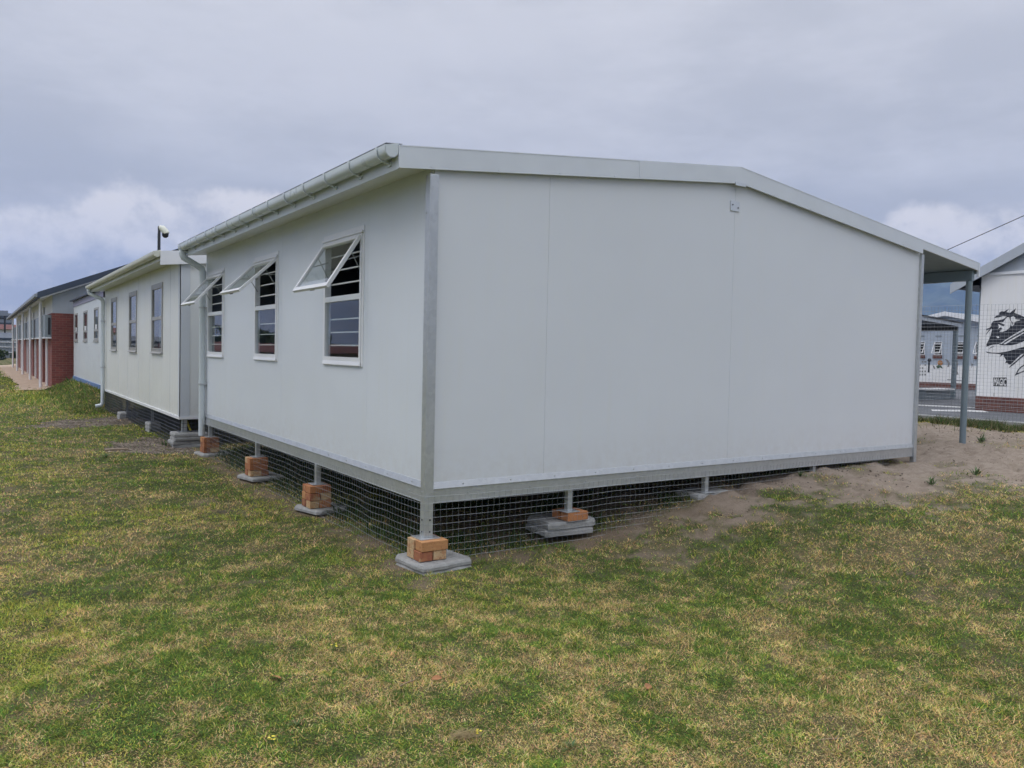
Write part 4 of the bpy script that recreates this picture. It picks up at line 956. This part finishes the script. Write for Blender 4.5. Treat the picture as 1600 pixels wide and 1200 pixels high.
box((18.2, 6.0, .27), (19.6, 6.5, .31)).build('seat', 'plaster_white', be); box((18.25, 6.08, .0), (19.5, 6.45, .2695)).build('base', 'screen_grey', be)
lp = thing('bollard', 'dark post with ring top standing before the painted wall', 'post', (27.5, 10.9, 0))
# welded mesh fence by the road
FN = thing('wire_fence', 'tall welded wire mesh fence along the roadside, right of the new classroom', 'fence', (11, 0, 0))
mb = MB(); sp = .058; y0f, y1f = -4.5, 7.5
for i in range(int((y1f-y0f)/sp)+1):
    y = y0f+i*sp; ph = math.sin(i*.9)*.004
    mb.tube([(11+ph, y, -.06), (11+.004*math.sin(i*.37), y+.012*math.sin(i*.21), 1.0), (11-ph, y+.006*math.sin(i*.5), 1.99+.012*math.sin(i*.33))], .0022, 3, cap=False)
zz = 0.02; k = 0
while zz < 1.99:
    pts = [(11+.01*math.sin(y*1.3+k), y, zz+.012*math.sin(y*.9+k*.35)) for y in np.arange(y0f, y1f+.01, .4)]; mb.tube(pts, .0023, 3, cap=False)
    zz += (.058 if zz < 1.8 else .085); k += 1
mb.build('wire_mesh', 'wire_grey', FN, recalc=False)
for y in (-4.5, 4.4, 7.5): MB().tube([(11.05, y, -.2), (11.05, y, 2.05)], .025, 10).build('post', 'galvanised', FN)
cb = MB(); pa, pb = on_wall(1478, 391.5, 16), on_wall(1640, 319, 16); pa2 = pa+(pa-pb)*.6; pts = [pa2.lerp(pb+(pb-pa)*.8, q/14) for q in range(15)]
cb.tube(pts, .009, 6); tag(cb.build('overhead_cable', 'dark_steel'), 'thin black overhead cable crossing the sky above the mural building', 'cable')

# ================================================================== MOUNTAIN
def mountain():
    d0 = fw+(1470-800)/FPX*rt; az0 = math.atan2(d0.x, d0.y)
    az = np.linspace(az0-.55, az0+.42, 150); dist = np.linspace(2300, 4300, 60); AA, DD = np.meshgrid(az, dist, indexing='ij')
    X = CAM.x+DD*np.sin(AA); Y = CAM.y+DD*np.cos(AA)
    prof = np.interp(AA-az0, [-.55, -.35, -.15, -.03, .004, .03, .06, .15, .42], [40, 140, 300, 395, 385, 355, 320, 190, 20])
    t = np.clip((DD-2300)/1300, 0, 1); rdg = 1-np.abs(2*fbm(X/260., Y/260., 401, 5)-1)
    Z = prof*(t**1.25)*(.72+.38*rdg)-12; Z = np.where(DD > 3600, Z*np.clip(1-(DD-3600)/900, 0, 1)+0, Z)
    tag(add_grid('mountain', X, Y, Z, 'mountain_rock'), kind='structure')
mountain()

# ================================================================== SMALL THINGS ON THE LAWN
def weed(x, y, s, label, n=22, flower=False, seed=0, name='weed', mat='weed_leaf', group=None):
    rg = random.Random(seed); z = gz(x, y); o = thing(name, label, name.replace('_', ' '), (x, y, z), group); mb = MB()
    for i in range(n):
        a = rg.uniform(0, 6.28); l = s*rg.uniform(.5, 1.1); le = rg.uniform(.25, 1.1); w = s*rg.uniform(.03, .07)
        d = Vector((math.cos(a)*math.sin(le), math.sin(a)*math.sin(le), math.cos(le))); sd = Vector((-math.sin(a), math.cos(a), 0))*w
        b = Vector((x+rg.uniform(-.25, .25)*s, y+rg.uniform(-.25, .25)*s, z-.005)); m = b+d*l*.55; t_ = m+(d+Vector((0, 0, -.55))).normalized()*l*.5
        mb.add([b-sd*.4, b+sd*.4, m+sd, m-sd, t_], [(0, 1, 2, 3), (3, 2, 4)])
    mb.build('leaf_tuft', mat, o, recalc=False)
    if flower:
        f = MB()
        for i in range(5):
            c = Vector((x+rg.uniform(-.5, .5)*s, y+rg.uniform(-.5, .5)*s, z+s*rg.uniform(.5, .9)))
            for q in range(5):
                a = q*1.2566; e = Vector((math.cos(a), math.sin(a), .3))*.0065; g = Vector((-math.sin(a), math.cos(a), 0))*.0035
                f.add([c, c+e*.6+g, c+e, c+e*.6-g], [(0, 1, 2, 3)])
        f.build('flower', 'yellow_petal', o, recalc=False)
    return o
def gpt(px, py):
    """spot on the terrain that shows at a photo pixel (marching along the sight line)"""
    d = fw+(px-800)/FPX*rt-(py-600)/FPX*up; t_ = 1.0
    while t_ < 60:
        p = CAM+d*t_
        if p.z < gz(p.x, p.y): return p
        t_ += .02
    return CAM+d*60
for i, (px, py, s, fl, la) in enumerate((
    (1535, 690, .16, 0, 'green weed at the foot of the veranda post'), (1556, 643, .16, 0, 'dark green weed at the brick plinth of the mural building'),
    (1455, 757, .11, 0, 'small green weed in the sand right of the classroom corner'), (1525, 742, .12, 0, 'small weed on the sand at the right edge'),
    (1250, 745, .10, 0, 'low green tuft on the sand below the gable beam'),
    (291, 690, .20, 0, 'bright green tuft before the block stack of the cream classroom'), (258, 697, .14, 0, 'dark tuft on the gravel patch'),
    (110, 598, .32, 0, 'bushy weed between the red brick wall and the blue bottom strip'), (165, 716, .12, 0, 'dark tuft at the edge of the gravel, beside the flat plank'),
    (465, 1135, .05, 0, 'lush green weed rosette in the near lawn'), (425, 1165, .035, 1, 'yellow flowered weed in the near lawn, left of centre'), (525, 1018, .045, 1, 'yellow flowered weed in the lawn before the corner slab'), (744, 1152, .035, 1, 'yellow flowered weed beside the straw clump'),
    (892, 1170, .05, 0, 'pale green weed tuft at the bottom edge of the lawn'))):
    p = gpt(px, py); weed(p.x, p.y, s, la, 26, fl, 50+i)
p = gpt(728, 1155); o = thing('straw_clump', 'matted clump of dry straw lying on the near lawn', 'straw', p); mb = MB(); rg = random.Random(5)
for i in range(150):
    a = rg.gauss(.1, .8); l = rg.uniform(.03, .075); c = p+Vector((rg.gauss(0, .030), rg.gauss(0, .020), rg.uniform(.004, .03))); d = Vector((math.cos(a), math.sin(a), rg.uniform(-.25, .35)))*l
    mb.tube([c-d*.5, c+Vector((0, 0, .006)), c+d*.5], .0009, 3, cap=False)
mb.build('straw', 'straw', o, recalc=False)
def litter(px, py, name, label, cat, fn):
    p = gpt(px, py); o = fn(p); o.name = name; tag(o, label, cat)
def leaf_fn(sz, rot):
    def f(p):
        mb = MB(); n = 8; pts = []; M = Matrix.Translation(p+Vector((0, 0, .02))) @ Matrix.Rotation(rot, 4, 'Z') @ Matrix.Rotation(.35, 4, 'X')
        l = []; r_ = []; c = []
        for i in range(n+1):
            u = i/n; w = math.sin(math.pi*u)**.8*.28; l.append(M @ Vector(((u-.5)*sz, w*sz, .12*sz*math.sin(u*3)+.05*sz))); r_.append(M @ Vector(((u-.5)*sz, -w*sz, .12*sz*math.sin(u*3)+.05*sz))); c.append(M @ Vector(((u-.5)*sz, 0, .12*sz*math.sin(u*3))))
        mb.add(l+c+r_, [(i, i+1, n+2+i, n+1+i) for i in range(n)]+[(n+1+i, n+2+i, 2*n+3+i, 2*n+2+i) for i in range(n)]); return mb.build('dead_leaf', 'dead_leaf', recalc=False)
    return f
litter(1012, 1080, 'dead_leaf', 'orange brown dead leaf on the lawn, right of centre', 'leaf', leaf_fn(.065, .6))
litter(430, 1066, 'dead_leaf', 'curled brown dead leaf on the lawn, left of centre', 'leaf', leaf_fn(.07, 2.2))
litter(682, 1067, 'dead_leaf', 'thin orange dead leaf in the lawn below the corner slab', 'leaf', leaf_fn(.06, -.3))
def twig_fn(l, rot):
    def f(p):
        d = Vector((math.cos(rot), math.sin(rot), .06)); s = Vector((-d.y, d.x, 0)); mb = MB(); a = p+Vector((0, 0, .014))
        mb.tube([a-d*l*.5, a-d*l*.1+s*l*.05, a+d*l*.2, a+d*l*.5+s*l*.06], [.0035, .0032, .0027, .0015], 6); mb.tube([a+d*l*.05, a+d*l*.25+s*l*.16+Vector((0, 0, .012))], [.0022, .001], 5); return mb.build('twig', 'twig')
    return f
litter(1303, 1160, 'twig', 'pale dry twig lying on the lawn near the bottom right', 'twig', twig_fn(.15, -.55))
litter(640, 880+190, 'twig', 'dry twig in the lawn beside the thin orange leaf', 'twig', twig_fn(.12, .2))
litter(150, 1113, 'twig', 'dry stalk lying on the lawn at lower left', 'twig', twig_fn(.16, .5))
def plank_fn(p): return MB().box((p.x-.16, p.y-.05, p.z+.0), (p.x+.16, p.y+.05, p.z+.03)).build('plank', 'twig', bevel=.004)
litter(182, 704, 'plank', 'flat weathered plank piece on the gravel edge', 'plank', plank_fn)
# gravel pebbles before the cream classroom, clods on the sand
def pebbles():
    n = 16000; x = rng.uniform(-2.4, .1, n); y = rng.uniform(6.2, 14, n); k = rng.random(n) < gravel_m(x, y)*.9; x, y = x[k], y[k]
    xs, ys = rng.uniform(.3, 10.5, 9000), rng.uniform(-2.5, 3, 9000); k = (rng.random(9000) < sand_m(xs, ys)*np.clip(fbm(xs*1.5, ys*1.5, 501, 3)*3.4-1.45, 0, 1)) & ~((ys > .1) & (xs < 6.7)); 
    for nm, mat, X_, Y_, s0, s1, la in (('gravel', 'pebble', x, y, .006, .017, 'loose grey gravel before the cream classroom'), ('sand_clods', 'clod', xs[k], ys[k], .003, .010, 'scattered clods and dark crumbs on the sand')):
        if mat == 'pebble': simple('pebble', (.25, .205, .16), .9, var=.45, vs=7)
        if mat == 'clod': simple('clod', (.13, .095, .07), .95, var=.4, vs=6)
        mb = MB(); ic = [(0, 0, 1), (1, 0, 0), (0, 1, 0), (-1, 0, 0), (0, -1, 0), (0, 0, -1)]; fs = [(0, 1, 2), (0, 2, 3), (0, 3, 4), (0, 4, 1), (5, 2, 1), (5, 3, 2), (5, 4, 3), (5, 1, 4)]
        for a, b in zip(X_, Y_):
            s = rng.uniform(s0, s1) if rng.random() < .8 else rng.uniform(s1, s1*1.5); q = rng.uniform(.6, 1.3, (6, 1)); z = gz(a, b); rz_ = rng.uniform(0, 6)
            mb.add([(a+s*(v[0]*math.cos(rz_)-v[1]*math.sin(rz_))*w[0], b+s*(v[0]*math.sin(rz_)+v[1]*math.cos(rz_))*w[0], z+s*.6*v[2]*w[0]+s*.15) for v, w in zip(ic, q)], fs)
        tag(mb.build(nm, mat, recalc=False), la, 'gravel' if nm == 'gravel' else 'soil', kind='stuff')
pebbles()
# remove the helper bollard root that the wall painting already covers
bpy.data.objects.remove(lp)
scatter_grass()

# ================================================================== LIGHT AND SKY
SUN_EL, SUN_AZ = R(52), R(-62)      # azimuth from +Y toward +X
w = bpy.data.worlds.new('World'); S.world = w; w.use_nodes = True; nt = w.node_tree
bg = nt.nodes['Background']; out = nt.nodes['World Output']
sky = nt.nodes.new('ShaderNodeTexSky'); sky.sky_type = 'NISHITA'; sky.sun_disc = False; sky.sun_elevation = SUN_EL; sky.sun_rotation = SUN_AZ
nt.links.new(sky.outputs[0], bg.inputs[0]); bg.inputs[1].default_value = .08
tc = nt.nodes.new('ShaderNodeTexCoord'); sep = nt.nodes.new('ShaderNodeSeparateXYZ'); nt.links.new(tc.outputs['Generated'], sep.inputs[0])
def mp(scale, loc=(0, 0, 0)):
    m = nt.nodes.new('ShaderNodeMapping'); m.inputs['Scale'].default_value = scale; m.inputs['Location'].default_value = loc; nt.links.new(tc.outputs['Generated'], m.inputs[0]); return m.outputs[0]
def math_(op, a, b=None, clamp=False):
    m = nt.nodes.new('ShaderNodeMath'); m.operation = op; m.use_clamp = clamp
    for v, s in ((a, m.inputs[0]), (b, m.inputs[1])):
        if v is None: continue
        if isinstance(v, (int, float)): s.default_value = v
        else: nt.links.new(v, s)
    return m.outputs[0]
def rng_(v, a, b, c=0., d=1.):
    m = nt.nodes.new('ShaderNodeMapRange'); m.interpolation_type = 'SMOOTHSTEP'; nt.links.new(v, m.inputs[0])
    for i, q in enumerate((a, b, c, d)): m.inputs[i+1].default_value = q
    return m.outputs[0]
z = sep.outputs[2]
stratus = noise(nt, mp((1.6, 1.6, 5.0), (.3, .1, .2)), 1.7, 9, .56)
veil = noise(nt, mp((3, 3, 9), (3.1, .7, .4)), 1.3, 9, .6)
base = ramp(nt, z, [(0., (.62, .55, .48)), (.10, (.53, .50, .50)), (.20, (.525, .525, .565)), (.34, (.60, .60, .65)), (.6, (.63, .63, .67)), (1., (.60, .62, .69))])
base = mix(nt, 1.0, base, (.985, 1.0, .985), 'MULTIPLY')
base = mix(nt, rng_(stratus, .36, .66), mix(nt, .26, base, (.38, .40, .48)), mix(nt, .38, base, (.70, .705, .775)))
base = mix(nt, math_('MULTIPLY', rng_(veil, .46, .70), .34), base, (.76, .76, .81))
# low cumulus bank
lump = noise(nt, mp((1, 1, 1.7), (.35, .2, 0)), 4.2, 2, .5); puff = noise(nt, mp((1, 1, 1.25), (1.2, .5, .1)), 11, 9, .62)
def lobe(az, a, b, amp):
    dp = nt.nodes.new('ShaderNodeVectorMath'); dp.operation = 'DOT_PRODUCT'; nt.links.new(tc.outputs['Generated'], dp.inputs[0]); dp.inputs[1].default_value = (math.sin(R(az))*.99, math.cos(R(az))*.99, .14)
    return math_('MULTIPLY', rng_(dp.outputs['Value'], math.cos(R(a)), math.cos(R(b))), amp)
bank = math_('ADD', lobe(13, 17, 5, .062), math_('ADD', lobe(64.5, 9, 2, .066), lobe(-30, 40, 10, .05)))
top = math_('ADD', math_('MULTIPLY', math_('SUBTRACT', lump, .5), .12), math_('ADD', math_('MULTIPLY', math_('SUBTRACT', puff, .5), .10), math_('ADD', bank, .098)))
dep = math_('SUBTRACT', top, z)
cm = rng_(dep, -.010, .014)
shade = math_('ADD', math_('MULTIPLY', dep, 5.5), math_('MULTIPLY', math_('SUBTRACT', puff, .5), -3.4))
cc = ramp(nt, shade, [(.0, (.84, .80, .79)), (.25, (.69, .67, .68)), (.6, (.49, .49, .54)), (1., (.43, .44, .50))])
colr = mix(nt, math_('MULTIPLY', cm, rng_(z, .0, .05, .55, .92)), base, cc)
gain = rng_(z, .40, .80, 10.4, 31.)
gv = nt.nodes.new('ShaderNodeCombineXYZ'); [nt.links.new(gain, gv.inputs[i]) for i in range(3)]
bg2 = nt.nodes.new('ShaderNodeBackground'); nt.links.new(mix(nt, 1.0, colr, gv.outputs[0], 'MULTIPLY'), bg2.inputs[0]); bg2.inputs[1].default_value = .1
ms = nt.nodes.new('ShaderNodeMixShader'); ms.inputs[0].default_value = .93
nt.links.new(bg.outputs[0], ms.inputs[1]); nt.links.new(bg2.outputs[0], ms.inputs[2]); nt.links.new(ms.outputs[0], out.inputs[0])
sd = bpy.data.lights.new('sun', 'SUN'); sd.energy = .6; sd.angle = R(25); sd.color = (1, .965, .92)
so = bpy.data.objects.new('sun', sd); COL.objects.link(so)
dirv = Vector((math.sin(SUN_AZ)*math.cos(SUN_EL), math.cos(SUN_AZ)*math.cos(SUN_EL), math.sin(SUN_EL)))
so.rotation_euler = dirv.to_track_quat('Z', 'Y').to_euler()

# air: closed haze volume round camera, scene and mountain
HAZE = True
if HAZE:
    hm = bpy.data.materials.new('haze'); hm.use_nodes = True; n2 = hm.node_tree; n2.nodes.remove(n2.nodes['Principled BSDF'])
    pv = n2.nodes.new('ShaderNodeVolumePrincipled'); pv.inputs['Color'].default_value = (.25, .48, 1.0, 1); pv.inputs['Density'].default_value = .00016; pv.inputs['Anisotropy'].default_value = 0
    n2.links.new(pv.outputs[0], n2.nodes['Material Output'].inputs['Volume']); MATS['haze'] = hm
    hb = MB().box((-4600, -4600, -16), (4600, 4600, 470)).build('haze', 'haze'); tag(hb, kind='stuff')

S.view_settings.view_transform = 'Standard'; S.view_settings.look = 'None'; S.view_settings.exposure = .12; S.view_settings.gamma = 1
S.render.engine = 'CYCLES'
S.cycles.max_bounces = 8; S.cycles.transparent_max_bounces = 12; S.cycles.volume_bounces = 0
S.cycles.use_denoising = True
